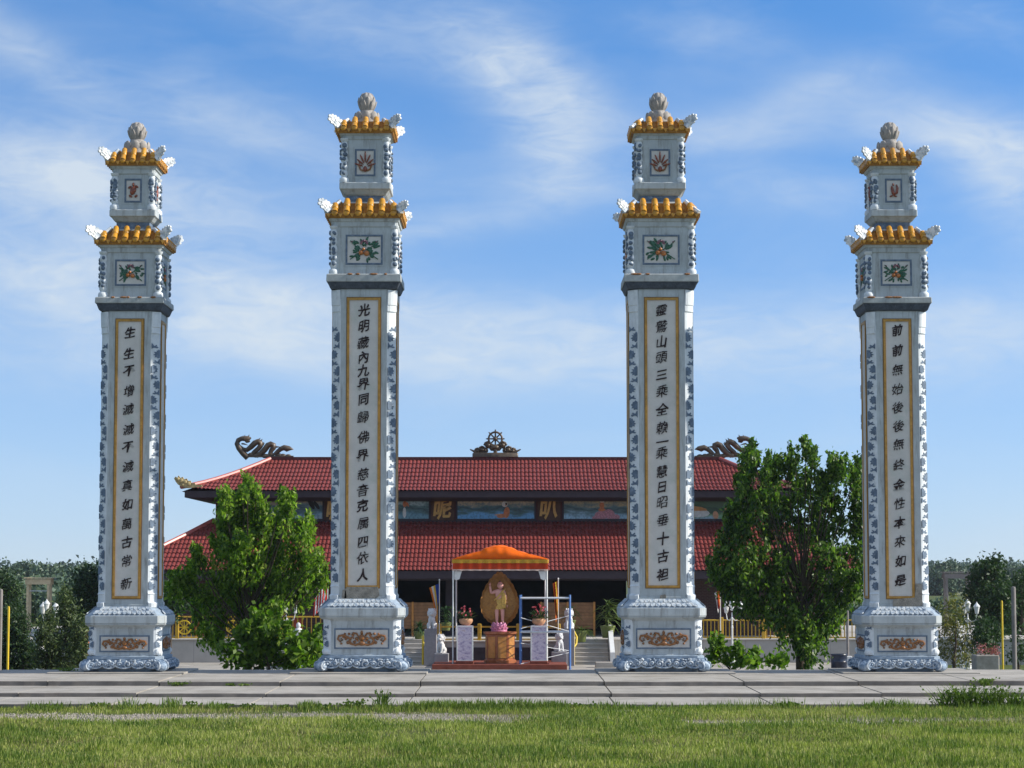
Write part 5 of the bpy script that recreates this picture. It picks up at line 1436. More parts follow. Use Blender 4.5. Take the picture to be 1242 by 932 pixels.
def tree(name, label, cat, base, clumps, leafm, n, per, size, spread, seed, group=None, trunk=.12, limbs=True, droop=.4, shell=.5, aspect=.55, vert=1.0, sprigs=0):
    rng = np.random.default_rng(seed)
    r = empty(name, base); tag(r, label, cat, group)
    rel = [((c[0]-base[0], c[1]-base[1], c[2]-base[2]), rr) for c, rr in clumps]
    mb = MB(); zt = max(c[2] for c, _ in rel); mainc = max(rel, key=lambda q: q[0][2])[0]
    j = lambda: rng.uniform(-.06, .06)
    mb.tube([(0,0,-.2),(j(),j(),zt*.2),(mainc[0]*.35+j(),mainc[1]*.35,zt*.45),(mainc[0]*.6,mainc[1]*.6,zt*.58),(mainc[0]*.7,mainc[1]*.7,zt*.70)], [trunk*1.25,trunk,trunk*.6,trunk*.3,trunk*.08], 8)
    if limbs:
        for c, rr in rel:
            if c[2] < zt*.5 and len(rel) > 30: continue
            z0 = min(max(c[2]*.45, zt*.10), zt*.55); f_ = z0/zt
            s = (mainc[0]*f_*.8, mainc[1]*f_*.8, z0)
            m_ = ((s[0]*.45+c[0]*.55), (s[1]*.45+c[1]*.55), s[2]*.55+c[2]*.45)
            mb.tube([s, m_, c, (c[0]+rr[0]*.2, c[1], c[2]+rr[2]*.6)], [trunk*.26, trunk*.14, trunk*.08, trunk*.03], 5)
    mb.build('trunk', M['bark'], r, True)
    T_ = sample_clumps(rng, rel, per, shell)
    if sprigs:
        # open the crown up (gaps) and let young shoots stand out of it
        q = (np.sin(T_[:,0]*5.1+1.3*np.sin(T_[:,2]*3.7))*np.sin(T_[:,2]*4.3+1.1*np.sin(T_[:,1]*4.9))+np.sin(T_[:,1]*5.7+T_[:,0]*2.3)*.5)
        T_ = T_[q > -.28]
        add = []
        for c, rr in rel:
            for k in range(sprigs):
                a = rng.uniform(0, 2*PI); s = rng.uniform(.55, 1.0)
                p = np.array([c[0]+rr[0]*math.cos(a)*s, c[1]+rr[1]*math.sin(a)*s, c[2]+rr[2]*rng.uniform(.2, .9)])
                dr = np.array([math.cos(a)*.35, math.sin(a)*.35, 1.0]); L_ = rng.uniform(.10, .26)
                for m2 in range(4): add.append(p + dr*L_*m2/3)
        Vs = leaf_cloud(rng, np.array(add), 6, size*.9, spread*.45, droop, aspect, 1.0)
    V = leaf_cloud(rng, T_, n, size, spread, droop, aspect, vert)
    if sprigs: V = np.concatenate([V, Vs])
    mesh_quads('crown', V, leafm, r)
    return r
M['maple'] = leaf_mat('maple_leaf', (0.042,0.100,0.012), (0.185,0.300,0.030), (0.34,0.43,0.08), .55, .42)
M['maple2'] = leaf_mat('deep_green_leaf', (0.022,0.055,0.011), (0.092,0.175,0.024), (0.24,0.33,0.06), .48, .42)
M['bush'] = leaf_mat('broad_bush_leaf', (0.045,0.105,0.010), (0.140,0.240,0.020), (0.22,0.31,0.04), .48)
M['conifer'] = leaf_mat('juniper_needle', (0.026,0.046,0.015), (0.065,0.100,0.028), (0.12,0.15,0.045), .2)
M['dark'] = leaf_mat('dark_tree_leaf', (0.014,0.036,0.012), (0.032,0.070,0.020), (0.06,0.10,0.025), .25)
M['yellowbush'] = leaf_mat('yellow_green_leaf', (0.07,0.085,0.016), (0.14,0.145,0.025), (0.22,0.18,0.04), .3)
M['far'] = leaf_mat('far_wood_leaf', (0.034,0.066,0.040), (0.065,0.108,0.058), (0.09,0.13,0.065), .1)
def pxclumps(lst, Y, depth=1.0, seed=0):
    rr = random.Random(seed); out = []
    for (px, py, rx, ry) in lst:
        y = Y + rr.uniform(-.9, .9)*depth
        x, z = at(px, py, Y); k = Y/F
        out.append(((x, y, z), (rx*k, max(.35, min(rx, ry)*k*1.1), ry*k)))
    return out
YT = 66.0
lower_tops = lambda L_, y0, k: [(a, b + max(0, y0-b)*k, r, s) for a, b, r, s in L_]
left = [(303,582,4,12),(310,592,4,9),(296,592,4,9),(272,597,3,10),(283,606,4,9),(346,600,3,9),(355,606,4,10),(372,636,4,9),(388,684,4,9),(242,673,3,9),(225,694,4,9),(322,622,5,12),(333,640,4,10),(300,600,12,12),(305,618,20,16),(276,603,9,13),(282,622,14,14),(290,642,22,16),(318,640,14,18),(268,632,8,10),
        (350,610,9,13),(352,628,11,16),(347,650,12,18),(372,645,12,12),(362,662,17,15),(380,685,14,13),(388,700,7,9),(366,690,20,18),
        (275,660,14,12),(328,668,16,18),(340,685,18,16),(322,650,12,16),(305,672,18,18),(262,668,14,14),(285,700,18,18),(318,725,20,16),(300,745,20,14),(335,745,18,12),(292,668,20,18),(300,690,22,18),(318,705,20,18),(340,712,20,16),(250,690,16,14),(240,681,6,9),(228,705,15,14),(210,712,9,12),(218,726,14,14),
        (245,720,18,16),(268,720,20,18),(290,730,18,18),(330,732,22,14),(356,725,20,14),(372,712,14,12),(240,745,14,14),(260,752,18,14),(248,770,13,10),(258,780,8,8),(288,752,16,16),(310,755,16,14)]
tree('maple_tree', 'bright green maple with tall leafy shoots left of the shrine', 'tree', (xat(302, 800, YT), YT, -1.0), pxclumps(lower_tops(left, 650, .17), YT, 1.2, 3), M['maple'], 15, 60, .17, .085, 11, 'young maples before the hall', .12, shell=.1, droop=.9, aspect=.45, vert=1.7, sprigs=4)
YT2 = 69.0
right = [(974,530,3,10),(980,545,4,10),(963,540,4,9),(984,558,5,12),(907,536,4,9),(915,550,4,10),(935,548,3,9),(945,556,4,10),(1014,550,3,11),(1006,566,4,11),(1041,556,3,11),(1034,572,4,11),(996,573,4,10),(925,566,4,11),(898,590,4,10),(890,628,5,10),(866,692,4,9),(970,552,12,14),(975,575,18,16),(950,560,9,14),(934,560,8,13),(930,580,14,16),(907,545,9,14),(910,566,10,14),(908,588,13,16),(1013,560,8,14),(1010,582,14,16),(1040,565,7,14),(1040,588,11,16),(995,590,14,14),
         (955,600,22,18),(925,612,20,18),(900,622,16,16),(985,612,20,18),(1015,612,18,18),(1040,615,12,18),(888,650,14,16),(910,650,22,20),(945,640,24,20),(980,645,24,20),(1012,645,22,20),(1040,645,13,20),
         (880,680,16,18),(872,702,12,14),(900,690,22,20),(930,685,24,22),(965,685,24,20),(1000,680,24,20),(1035,680,15,20),(890,715,20,16),(920,722,24,20),(955,725,24,20),(990,720,24,20),(1020,712,18,18),(1040,705,9,14),
         (900,738,14,9),(935,745,18,16),(965,755,22,18),(995,752,20,18),(1012,735,14,14),(975,780,18,16),(998,782,14,18),(985,800,16,12)]
tree('maple_tree', 'large dark green maple between the two right pillars', 'tree', (xat(972, 806, YT2), YT2, -1.25), pxclumps(lower_tops(right, 640, .15)+[(1030,735,13,13),(1018,758,12,15),(950,768,16,13),(926,752,13,9),(1036,712,10,14)], YT2, 1.5, 4), M['maple2'], 15, 58, .175, .085, 12, 'young maples before the hall', .13, shell=.1, droop=.9, aspect=.45, vert=1.7, sprigs=4)
# bushes at the foot of the platform
lb_ = [(280,795,16,14),(300,775,16,16),(318,762,14,18),(320,790,18,18),(345,775,14,16),(345,798,20,12),(365,790,14,16),(378,780,10,16),(380,800,10,10),(300,802,18,10)]
tree('leafy_bush', 'broad leaved bush under the left maple', 'bush', (xat(325,810,62.5), 62.5, -.6), pxclumps(lb_, 62.5, .5, 5), M['bush'], 12, 60, .19, .11, 13, 'leafy bushes behind the platform', .05, droop=.3, aspect=.7, sprigs=3)
rb_ = [(868,800,8,10),(872,786,6,9),(884,794,10,9),(897,796,9,9),(908,801,9,8),(917,805,7,5),(885,805,14,5)]
tree('leafy_bush', 'broad leaved bush right of the pillar with broken roof corners', 'bush', (xat(890,812,62.5), 62.5, -.6), pxclumps(rb_, 62.5, .5, 6), M['bush'], 9, 40, .18, .10, 14, 'leafy bushes behind the platform', .04, droop=.2, aspect=.7, sprigs=3)
rb2 = [(930,803,6,5),(944,797,6,8),(951,804,7,5)]
tree('leafy_bush', 'small leafy bush at the foot of the right maple', 'bush', (xat(942,812,63.5), 63.5, -.65), pxclumps(rb2, 63.5, .4, 7), M['bush'], 9, 40, .17, .10, 15, 'leafy bushes behind the platform', .04, droop=.2, aspect=.75)
# junipers and trees at the far left
def conif(px, pytop, pyb, rx, Y, label, seed, m='conifer', nm='juniper', cat='juniper', grp='junipers left of the pillars'):
    n = 7; L_ = []
    rr = random.Random(seed)
    for k in range(n):
        t = k/(n-1); w = rx*(.25+.75*min(1, t*1.6))
        L_.append((px+rr.uniform(-.2,.2)*w, pytop+(pyb-pytop)*t, w, (pyb-pytop)/n*1.0))
        if t > .25: L_.append((px+rr.choice((-1,1))*w*.6, pytop+(pyb-pytop)*t+rr.uniform(-4,4), w*.5, (pyb-pytop)/n*.7))
    tree(nm, label, cat, (xat(px, pyb, Y), Y, min(zat(pyb, Y), ground_z(Y))), pxclumps(L_, Y, rx*Y/F*.5, seed), M[m], 16, 46, .17, .13, seed, grp, .07, droop=-.2, aspect=.3)
def ground_z(Y, X=0):
    pts = [(0,-.10),(30,-.30),(58,-.30),(59,-.36),(74,-1.62),(130,-1.75),(300,-2.2),(480,-2.2),(560,-2.4),(900,-2.6),(1500,-1.5),(4000,0)]
    for (a, b), (c, d) in zip(pts[:-1], pts[1:]):
        if a <= Y <= c: return b + (d-b)*(Y-a)/(c-a)
    return pts[-1][1]
conif(80, 722, 808, 22, 82, 'olive juniper just left of the far left pillar', 21)
conif(58, 748, 808, 16, 80, 'olive juniper in front of the left lantern post', 22)
conif(98, 750, 806, 10, 80, 'slim juniper touching the far left pillar', 23)
conif(28, 752, 808, 17, 84, 'dark juniper under the tan timber frame', 24, 'dark')
conif(8, 745, 806, 9, 84, 'dark shrub behind the left yellow post', 25, 'dark')
tree('dark_tree', 'dark round tree at the left edge of the picture', 'tree', (xat(2,800,125),125,-1.8), pxclumps([(0,705,18,14),(12,720,16,14),(-12,725,20,20),(5,745,20,16)], 125, 1.5, 31), M['dark'], 16, 48, .2, .3, 31, 'trees behind the pillars', .2)
tree('dark_tree', 'dark tree immediately left of the far left pillar', 'tree', (xat(112,800,120),120,-1.8), pxclumps([(112,700,12,10),(106,715,16,14),(118,725,18,18),(95,735,12,12),(110,745,20,16)], 120, 1.5, 32), M['dark'], 16, 48, .2, .28, 32, 'trees behind the pillars', .2)
tree('dark_tree', 'dark tree in the gap behind the left railing', 'tree', (xat(205,790,100),100,-1.7), pxclumps([(205,715,12,12),(215,728,16,14),(203,738,14,12)], 100, .8, 33), M['dark'], 14, 44, .18, .2, 33, 'trees behind the pillars', .12)
tree('poplar_tree', 'tall green tree above the right flower bed', 'tree', (xat(1202,800,105),105,-1.8), pxclumps([(1195,690,9,10),(1208,688,12,10),(1200,702,20,14),(1215,708,14,14),(1190,720,14,14),(1206,725,22,16),(1200,745,24,14),(1216,742,12,14),(1200,765,22,14)], 105, 1.5, 34), M['dark'], 15, 48, .18, .2, 34, 'trees behind the pillars', .2)
tree('dark_tree', 'dark tree cut by the right edge of the picture', 'tree', (xat(1240,800,110),110,-1.8), pxclumps([(1240,706,8,8),(1236,722,12,14),(1245,740,14,16),(1236,765,14,20),(1242,790,14,14)], 110, 1.2, 35), M['dark'], 15, 44, .19, .22, 35, 'trees behind the pillars', .18)
tree('yellow_bush', 'yellow green bush around the right white statue', 'bush', (xat(1158,806,95),95,-1.65), pxclumps([(1158,735,12,12),(1148,752,12,14),(1165,758,14,14),(1155,775,18,14),(1172,782,12,12),(1150,795,16,12),(1168,800,14,8)], 95, .8, 36), M['yellowbush'], 14, 30, .16, .16, 36, 'shrubs at the far right', .07, droop=-.2, aspect=.35)
tree('dark_bush', 'rounded dark bush under the tall right tree', 'bush', (xat(1197,800,96),96,-1.65), pxclumps([(1196,762,12,12),(1190,774,12,11),(1204,774,14,12),(1196,782,16,8)], 96, .6, 37), M['dark'], 16, 36, .16, .14, 37, 'shrubs at the far right', .06)
tree('dark_bush', 'dark bush beside the grey timber post at right', 'bush', (xat(1234,808,68),68,-1.0), pxclumps([(1236,775,8,14),(1232,795,9,12),(1243,790,10,14)], 68, .4, 38), M['dark'], 14, 22, .12, .12, 38, 'shrubs at the far right', .05)
tree('flowering_bush', 'low pink flowering bush over the pale edging', 'bush', (xat(1197,798,92.6),92.6,-1.6), pxclumps([(1190,789,7,5),(1200,789,8,5),(1208,789,6,5)], 92.6, .3, 39), leaf_mat('pink_blossom', (0.05,0.08,0.03), (0.42,0.10,0.12), (0.5,0.22,0.24), .2), 16, 30, .10, .10, 39, None, .03)
# potted plants on the terrace
def potted(px, pyb, Y, r_, h, hl_, spikes, L_, w_, m, label, seed, nm='potted_plant'):
    x, z = at(px, pyb, Y); r = empty(nm, (x, Y, z)); tag(r, label, 'potted plant', 'potted plants on the terrace')
    rng = random.Random(seed)
    b_ = MB(); b_.lathe([(r_*.7,0),(r_*.75,.02),(r_,h*.85),(r_*1.08,h*.86),(r_*1.08,h),(r_*.95,h),(r_*.9,h*.85)], n=18); b_.build('pot', M['greenpot'], r, True)
    lv = MB()
    if hl_ > 0:
        for s in range(3): lv.tube([(0,0,h*.8),(.1*(s-1),.05*s,h+hl_*(.5+.25*s))], .03, 5)
    for k in range(spikes):
        a = rng.uniform(0, 2*PI); el = rng.uniform(.1, 1.2); zc = h*.9 + rng.uniform(.1, 1)*hl_
        l = L_*rng.uniform(.7,1.1); P = []
        for j in range(5):
            t = j/4; P.append(Vector((math.cos(a)*l*t*math.cos(el*.8)+.08*math.cos(a*3), math.sin(a)*l*t*math.cos(el*.8), zc + l*(math.sin(el)*t - (1.15-.5*el)*t*t*.8))))
        sd = Vector((-math.sin(a), math.cos(a), 0))*w_
        vs = []
        for j, q in enumerate(P):
            ww = (.5, 1, .9, .55, .04)[j]; vs += [q-sd*ww, q+Vector((0,0,-.012)), q+sd*ww]
        lv.add(vs, [(j*3, j*3+1, j*3+4, j*3+3) for j in range(4)] + [(j*3+1, j*3+2, j*3+5, j*3+4) for j in range(4)])
    lv.build('strap_leaves', M[m], r)
M['strap'] = leaf_mat('strap_leaf', (0.05,0.085,0.015), (0.11,0.16,0.035), (0.2,0.22,0.07), .25)
potted(737, 774, 103.6, .32, .55, 1.05, 110, .75, .045, 'strap', 'large arching strap leaved plant beside the right stairs', 1)
potted(705, 779, 102.6, .25, .5, .0, 22, .75, .035, 'strap', 'spiky plant in an olive pot at the top of the right stairs', 2)
potted(509, 777, 103.9, .26, .4, .35, 60, .55, .035, 'leaf_dark', 'dark leafy pot plant at the top of the left stairs', 3)
potted(541, 765, 102.4, .22, .35, .7, 60, .5, .04, 'leaf_dark', 'dark leafy pot plant behind the tall left lion', 4)
potted(692, 762, 102.6, .22, .35, .6, 50, .5, .04, 'leaf_dark', 'dark leafy pot plant behind the right lion blocks', 5)

# ------------------------------------------------------------------ ground, gravel, grass
def ground_mat():
    m, nt, b, out = new_mat('grassy_soil')
    n1 = noise(nt, .6, 8, .7); c = ramp(nt, n1, [(.35,(0.060,0.085,0.022)),(.55,(0.085,0.105,0.030)),(.7,(0.13,0.115,0.055))])
    tc = nt.nodes.new('ShaderNodeTexCoord'); sx = nt.nodes.new('ShaderNodeSeparateXYZ'); nt.links.new(tc.outputs['Object'], sx.inputs[0])
    # beaten gravel strip in front of the steps
    wob = noise(nt, .35, 5, .6, stretch=(1,.4,1))
    a = nt.nodes.new('ShaderNodeMath'); a.operation = 'MULTIPLY_ADD'; a.inputs[1].default_value = 3.0; nt.links.new(wob, a.inputs[0]); nt.links.new(sx.outputs[1], a.inputs[2])
    d = nt.nodes.new('ShaderNodeMath'); d.operation = 'SUBTRACT'; d.inputs[1].default_value = 44.9; nt.links.new(a.outputs[0], d.inputs[0])
    ab = nt.nodes.new('ShaderNodeMath'); ab.operation = 'ABSOLUTE'; nt.links.new(d.outputs[0], ab.inputs[0])
    hv = nt.nodes.new('ShaderNodeMath'); hv.operation = 'MULTIPLY'; hv.inputs[1].default_value = .6; nt.links.new(ab.outputs[0], hv.inputs[0])
    k = ramp(nt, hv.outputs[0], [(.9, (1,)*3), (1.0, (0,)*3)])
    g = ramp(nt, noise(nt, 30, 6, .8), [(.35,(0.12,0.105,0.08)),(.6,(0.25,0.225,0.185)),(.72,(0.36,0.33,0.28))])
    c = mixc(nt, k, c, g)
    nt.links.new(c, b.inputs['Base Color']); b.inputs['Roughness'].default_value = 1; b.inputs['Specular IOR Level'].default_value = .1
    bp = nt.nodes.new('ShaderNodeBump'); bp.inputs['Strength'].default_value = .6; bp.inputs['Distance'].default_value = .04
    nt.links.new(noise(nt, 22, 6, .8), bp.inputs['Height']); nt.links.new(bp.outputs[0], b.inputs['Normal'])
    return m
ys = [-30, 0, 20, 30, 34, 38, 42, 46.3, 46.6, 57.8, 58.4, 59, 62, 66, 70, 74, 76, 80, 90, 104, 130, 200, 300, 400, 480, 560, 700, 900, 1200, 1500, 4000]
xs = [-3000, -900, -400, -200, -100, -60, -40, -30, -24, -20, -17, -14, -11, -8, -5, -2, 1, 4, 7, 10, 13, 16, 19, 23, 30, 40, 60, 100, 200, 400, 900, 3000]
V = []
rg = random.Random(9)
for y in ys:
    for x in xs:
        z = ground_z(max(0, y), x)
        if 46.5 < y < 58.2 and abs(x) < 16.9: z = -.62
        elif 30 < y < 46 : z += rg.uniform(-.02, .02)
        elif 59 < y < 74: z += rg.uniform(-.05, .05)
        V.append((x, y, z))
w = len(xs)
Fq = [(j*w+i, j*w+i+1, (j+1)*w+i+1, (j+1)*w+i) for j in range(len(ys)-1) for i in range(len(xs)-1)]
me = bpy.data.meshes.new('ground'); me.from_pydata(V, [], Fq); me.materials.append(ground_mat()); me.update()
gr = bpy.data.objects.new('ground', me); COL.objects.link(gr); tag(gr, kind='structure')
# far field strip on the right
fm = mat('pale_hay_field', (0.16,0.17,0.075), .95, .02, .2, bump=0)
mb = MB(); mb.add([(60,470,-2.1),(200,470,-2.1),(300,715,-2.3),(95,715,-2.3)], [(0,1,2,3)]); tag(mb.build('field_terrain', fm), kind='structure')

rng = np.random.default_rng(42)
def vnoise(x, y, s, seed):
    r = np.random.default_rng(seed); G = r.uniform(0, 1, (128, 128))
    xi = x/s; yi = y/s; x0 = np.floor(xi).astype(int); y0 = np.floor(yi).astype(int); fx = xi-x0; fy = yi-y0
    fx = fx*fx*(3-2*fx); fy = fy*fy*(3-2*fy)
    g = lambda a, b: G[a % 128, b % 128]
    return (g(x0,y0)*(1-fx)+g(x0+1,y0)*fx)*(1-fy) + (g(x0,y0+1)*(1-fx)+g(x0+1,y0+1)*fx)*fy
def blades(n, y0, y1, hmin, hmax, wd, m, name, xw=.235, dens=None, lean=.45, hmod=None):
    y = rng.uniform(y0, y1, n); x = rng.uniform(-1, 1, n)*y*xw
    if dens is not None:
        k = dens(x, y) > rng.uniform(0, 1, n); x = x[k]; y = y[k]
    n = len(x)
    z = np.interp(y, [0,30,58], [-.10,-.30,-.30]) - .01
    h = rng.uniform(hmin, hmax, n)
    h *= .55 + .9*vnoise(x, y, .7, 3)
    if hmod is not None: h *= hmod(x, y)
    a = rng.uniform(0, 2*PI, n); l = rng.uniform(.1, 1, n)*lean*h
    B = np.stack([x, y, z], 1); T = B + np.stack([np.cos(a)*l, np.sin(a)*l, h], 1)
    b = rng.uniform(0, 2*PI, n); W = np.stack([np.cos(b), np.sin(b), np.zeros(n)], 1)*wd*rng.uniform(.6, 1.4, n)[:, None]
    mid = B*.45 + T*.55 + np.stack([np.zeros(n), np.zeros(n), h*.08], 1)
    Vv = np.stack([B-W, B+W, mid+W*.8, T], 1)
    Vv2 = np.stack([B-W, mid+W*.8, T, mid-W*.8], 1)
    return tag(mesh_quads(name, np.stack([B-W*.9, mid+W*.9, T, mid-W*.9], 1).reshape(-1, 3), m), kind='stuff')
M['grass'] = leaf_mat('lawn_blade', (0.140,0.180,0.026), (0.295,0.335,0.062), (0.50,0.47,0.19), .35, .6)
M['grass_dark'] = leaf_mat('deep_lawn_blade', (0.060,0.105,0.014), (0.125,0.190,0.028), (0.18,0.22,0.04), .35, .6)
M['grass_dry'] = leaf_mat('dry_lawn_blade', (0.14,0.13,0.05), (0.22,0.19,0.09), (0.34,0.29,0.16), .3, .7)
strip = lambda x, y: np.clip(np.abs(y + 2.6*(vnoise(x, y*.4, 3.6, 8)-.5) - 43.4)/.9 - np.where(x < 0, 1.05, .35) + 1.6*np.clip(vnoise(x, y, 1.5, 21)-.50, 0, 1) + np.where(x > 0, .25, 0)*vnoise(x, y, 2.5, 5) + .55*(vnoise(x, y, .45, 31)-.35), .06, 1)
patch = lambda x, y: np.clip((vnoise(x, y, 1.3, 4)-.35)*3, 0, 1)
blades(230000, 30.5, 46.4, .05, .12, .006, M['grass'], 'lawn_grass', dens=lambda x, y: strip(x, y)*(.30+.9*vnoise(x, y, .9, 51))*(.5+.6*vnoise(x, y, .25, 52)))
blades(120000, 30.5, 46.4, .05, .13, .007, M['grass_dark'], 'deep_green_grass', dens=lambda x, y: strip(x, y)*np.clip((vnoise(x, y, 1.3, 4)-.42)*4, 0, 1), hmod=lambda x, y: .7+1.0*vnoise(x, y, .6, 61))
blades(110000, 30.5, 46.4, .04, .11, .005, M['grass_dry'], 'dry_grass', dens=lambda x, y: np.maximum(.35, strip(x, y)**.5)*np.clip((vnoise(x, y, 1.8, 6)-.3)*2, .15, 1))
blades(26000, 45.7, 46.5, .06, .24, .009, M['grass_dark'], 'step_edge_grass', dens=lambda x, y: np.clip((vnoise(x, y*0, .45, 12)*.6+vnoise(x, y*0, 1.7, 13)*.5-.42)*4, .03, 1)*.7*np.where((x > 2.2) & (x < 7.0), .25, 1))
# loose gravel
mb = MB(); rr = random.Random(77)
def pebble(x, y, s):
    a = rr.uniform(0, PI)
    mb.add([(x-s,y,-.305),(x,y-s*.8,-.305),(x+s,y,-.305),(x,y+s*.8,-.305),(x+rr.uniform(-.4,.4)*s,y+rr.uniform(-.4,.4)*s,-.30+s*rr.uniform(.5,.9))], [(0,1,4),(1,2,4),(2,3,4),(3,0,4)])
for k in range(20000):
    x = rr.uniform(-10.5, 10.5); y = 43.3 + rr.gauss(0, 1.1)
    if strip(np.array([x]), np.array([y]))[0] < rr.uniform(.15,.7): pebble(x, y, rr.uniform(.008, .03))
for k in range(3500):
    y = rr.uniform(45.7, 46.4); x = rr.uniform(2.0, 7.2); pebble(x, y, rr.uniform(.012, .035))
for k in range(200):
    y = rr.choice((YE1, YE0))-rr.uniform(.03, .3); 
tag(mb.build('gravel', mat('pale_crushed_stone', (0.33,0.295,0.25), .9, 15, .45, bump=.2)), kind='stuff')
# weeds rooted along the steps
def weed(x, y, z, h, n, spread, label, tall, seed, w=.016):
    r_ = random.Random(seed); mb = MB()
    for k in range(n):
        a = r_.uniform(0, 2*PI); l = h*r_.uniform(.55, 1.1); sp = spread*r_.uniform(.2, 1)
        bx, by = r_.uniform(-1,1)*spread*.35, r_.uniform(-1,1)*.06
        P = [Vector((bx, by, -.02)), Vector((bx+math.cos(a)*sp*.4, by+math.sin(a)*sp*.25, l*.55)), Vector((bx+math.cos(a)*sp, by+math.sin(a)*sp*.5, l*(1 if tall else .85)))]
        sd = Vector((-math.sin(a), math.cos(a)*.6, .2)).normalized()*w
        mb.add([P[0]-sd*.4, P[0]+sd*.4, P[1]+sd, P[2], P[1]-sd], [(0,1,2,3,4)])
        if not tall or k % 3 == 0:
            for q in range(2):
                c = P[1].lerp(P[2], r_.uniform(.1,.9)); d = Vector((r_.gauss(0,1), r_.gauss(0,.6), r_.uniform(.0,.8))).normalized()*.06
                e = Vector((-d.z, d.y*.3, d.x))*.4; mb.add([c, c+d*.5+e, c+d, c+d*.5-e], [(0,1,2,3)])
    o = mb.build('weed', M['grass_dark'], None, False, (x, y, z)); tag(o, label, 'weed', 'weeds growing along the concrete steps')
G_ = 'weed tuft growing from the joint between lawn and lowest step'
for k, (px, hh, n, sp, lab) in enumerate(((60,.12,14,.25,'small weed tuft at the lawn edge below the left lamp'),(118,.16,22,.3,'leafy weed below the far left pillar, left of a second one'),(178,.15,16,.2,'leafy weed below the right side of the far left pillar'),(232,.18,14,.2,'pair of weed stalks between the far left pillar and the left maple'),(265,.14,18,.35,'low spreading weed below the left maple'),(302,.13,18,.3,'low spreading weed below the left maple, right of another'),(345,.10,10,.15,'tiny weed sprig below the leafy bush'),(393,.14,22,.35,'spreading weed below the pillar with mortar under its panel'),(428,.22,30,.35,'dense tall weed below the pillar with mortar under its panel'),
        (463,.42,22,.28,'tallest thin weed, right of the dense tall one'),(520,.16,26,.4,'spreading weed below the left edge of the canopy'),(575,.13,20,.5,'low weed below the statue'),(700,.14,26,.5,'low weed at the step below the scaffold'),(957,.18,30,.35,'dense low weed below the right maple'))):
    x = xat(px, 850, 46.2); weed(x, 46.3, -.30, hh, n, sp, lab, px == 463, 100+k)
for k, (px, hh, n, sp, lab) in enumerate(((1150,.48,40,.5,'tall grassy weed at the left of the clump by the far right pillar'),(1178,.55,50,.6,'tallest grassy weed of the clump below the far right pillar'),(1205,.50,50,.6,'tall grassy weed right of the tallest in the clump'),(1232,.45,40,.5,'tall grassy weed at the right edge of the picture'))):
    x = xat(px, 850, 46.0); weed(x, 46.1, -.30, hh, n*2, sp, lab, True, 200+k, .012)
for k, (px, py, Y, z, hh, lab) in enumerate(((216, 829, YE0-.03, Z1, .09, 'weed on the middle step left of the left maple'),(288, 829, YE0-.03, Z1, .05, 'tiny weed on the middle step below the left maple'),(80, 812, 56.5, 0, .12, 'weed on the platform left of the far left pillar'),(1196,829,YE0-.03,Z1,.2,'weed sprouting on the middle step at the far right'))):
    weed(xat(px, py, Y), Y, z, hh, 26, .35, lab, False, 300+k)

# ------------------------------------------------------------------ far woods and hills
def far_band(x0, x1, y0, y1, n, hmin, hmax, size, seed, name, per=14):
    r_ = np.random.default_rng(seed); T = []
    for k in range(n):
        x = r_.uniform(x0, x1); y = r_.uniform(y0, y1); h = r_.uniform(hmin, hmax); rr_ = h*r_.uniform(.3, .5)
        z = ground_z(y)
        for q in range(9):
            d = r_.normal(0, 1, 3); d /= np.linalg.norm(d); T.append((x+d[0]*rr_, y+d[1]*rr_, z+h*.55+d[2]*h*.45))
    V = leaf_cloud(r_, np.array(T), per, size, size*.9, .0, .8)
    return tag(mesh_quads(name, V, M['far']), kind='stuff')
far_band(-75, -28, 190, 300, 420, 1.6, 3.4, .5, 1, 'far_woods', 26)
far_band(-140, -40, 380, 520, 500, 2.6, 4.4, .9, 2, 'far_woods', 22)
far_band(95, 270, 720, 860, 560, 4.5, 6.6, 1.3, 3, 'far_woods', 22)
far_band(24, 62, 170, 250, 110, .8, 1.5, .4, 4, 'far_woods', 22)
far_band(-420, -60, 900, 1200, 700, 3, 6, 2.2, 5, 'distant_woods')
far_band(60, 420, 900, 1300, 700, 3, 6, 2.2, 6, 'distant_woods')
for k, (px, Y, h, rx, lab) in enumerate(((18,430,5.0,3.4,'rounded far tree on the skyline at the far left'),(38,420,5.9,4.4,'tallest rounded tree on the left skyline'),(66,450,5.0,3.6,'low skyline tree right of the timber frame top'),(83,445,4.9,3,'low skyline tree left of the far left pillar'),(1146,500,6.6,3.6,'rounded skyline tree right of the far right pillar'),(1136,470,4.9,3,'smaller skyline tree touching the far right pillar'),(1234,620,6.2,5,'wide skyline tree at the right edge'))):
    x = xat(px, 700, Y); z = ground_z(Y)
    tree('skyline_tree', lab, 'tree', (x, Y, z), [((x, Y, z+h*.6),(rx,rx,h*.38)),((x-rx*.6,Y,z+h*.42),(rx*.7,rx*.7,h*.35)),((x+rx*.6,Y,z+h*.45),(rx*.7,rx*.7,h*.35))], M['far'], 40, 2.4, .75, .7, 400+k, 'trees on the skyline', .3, limbs=False)
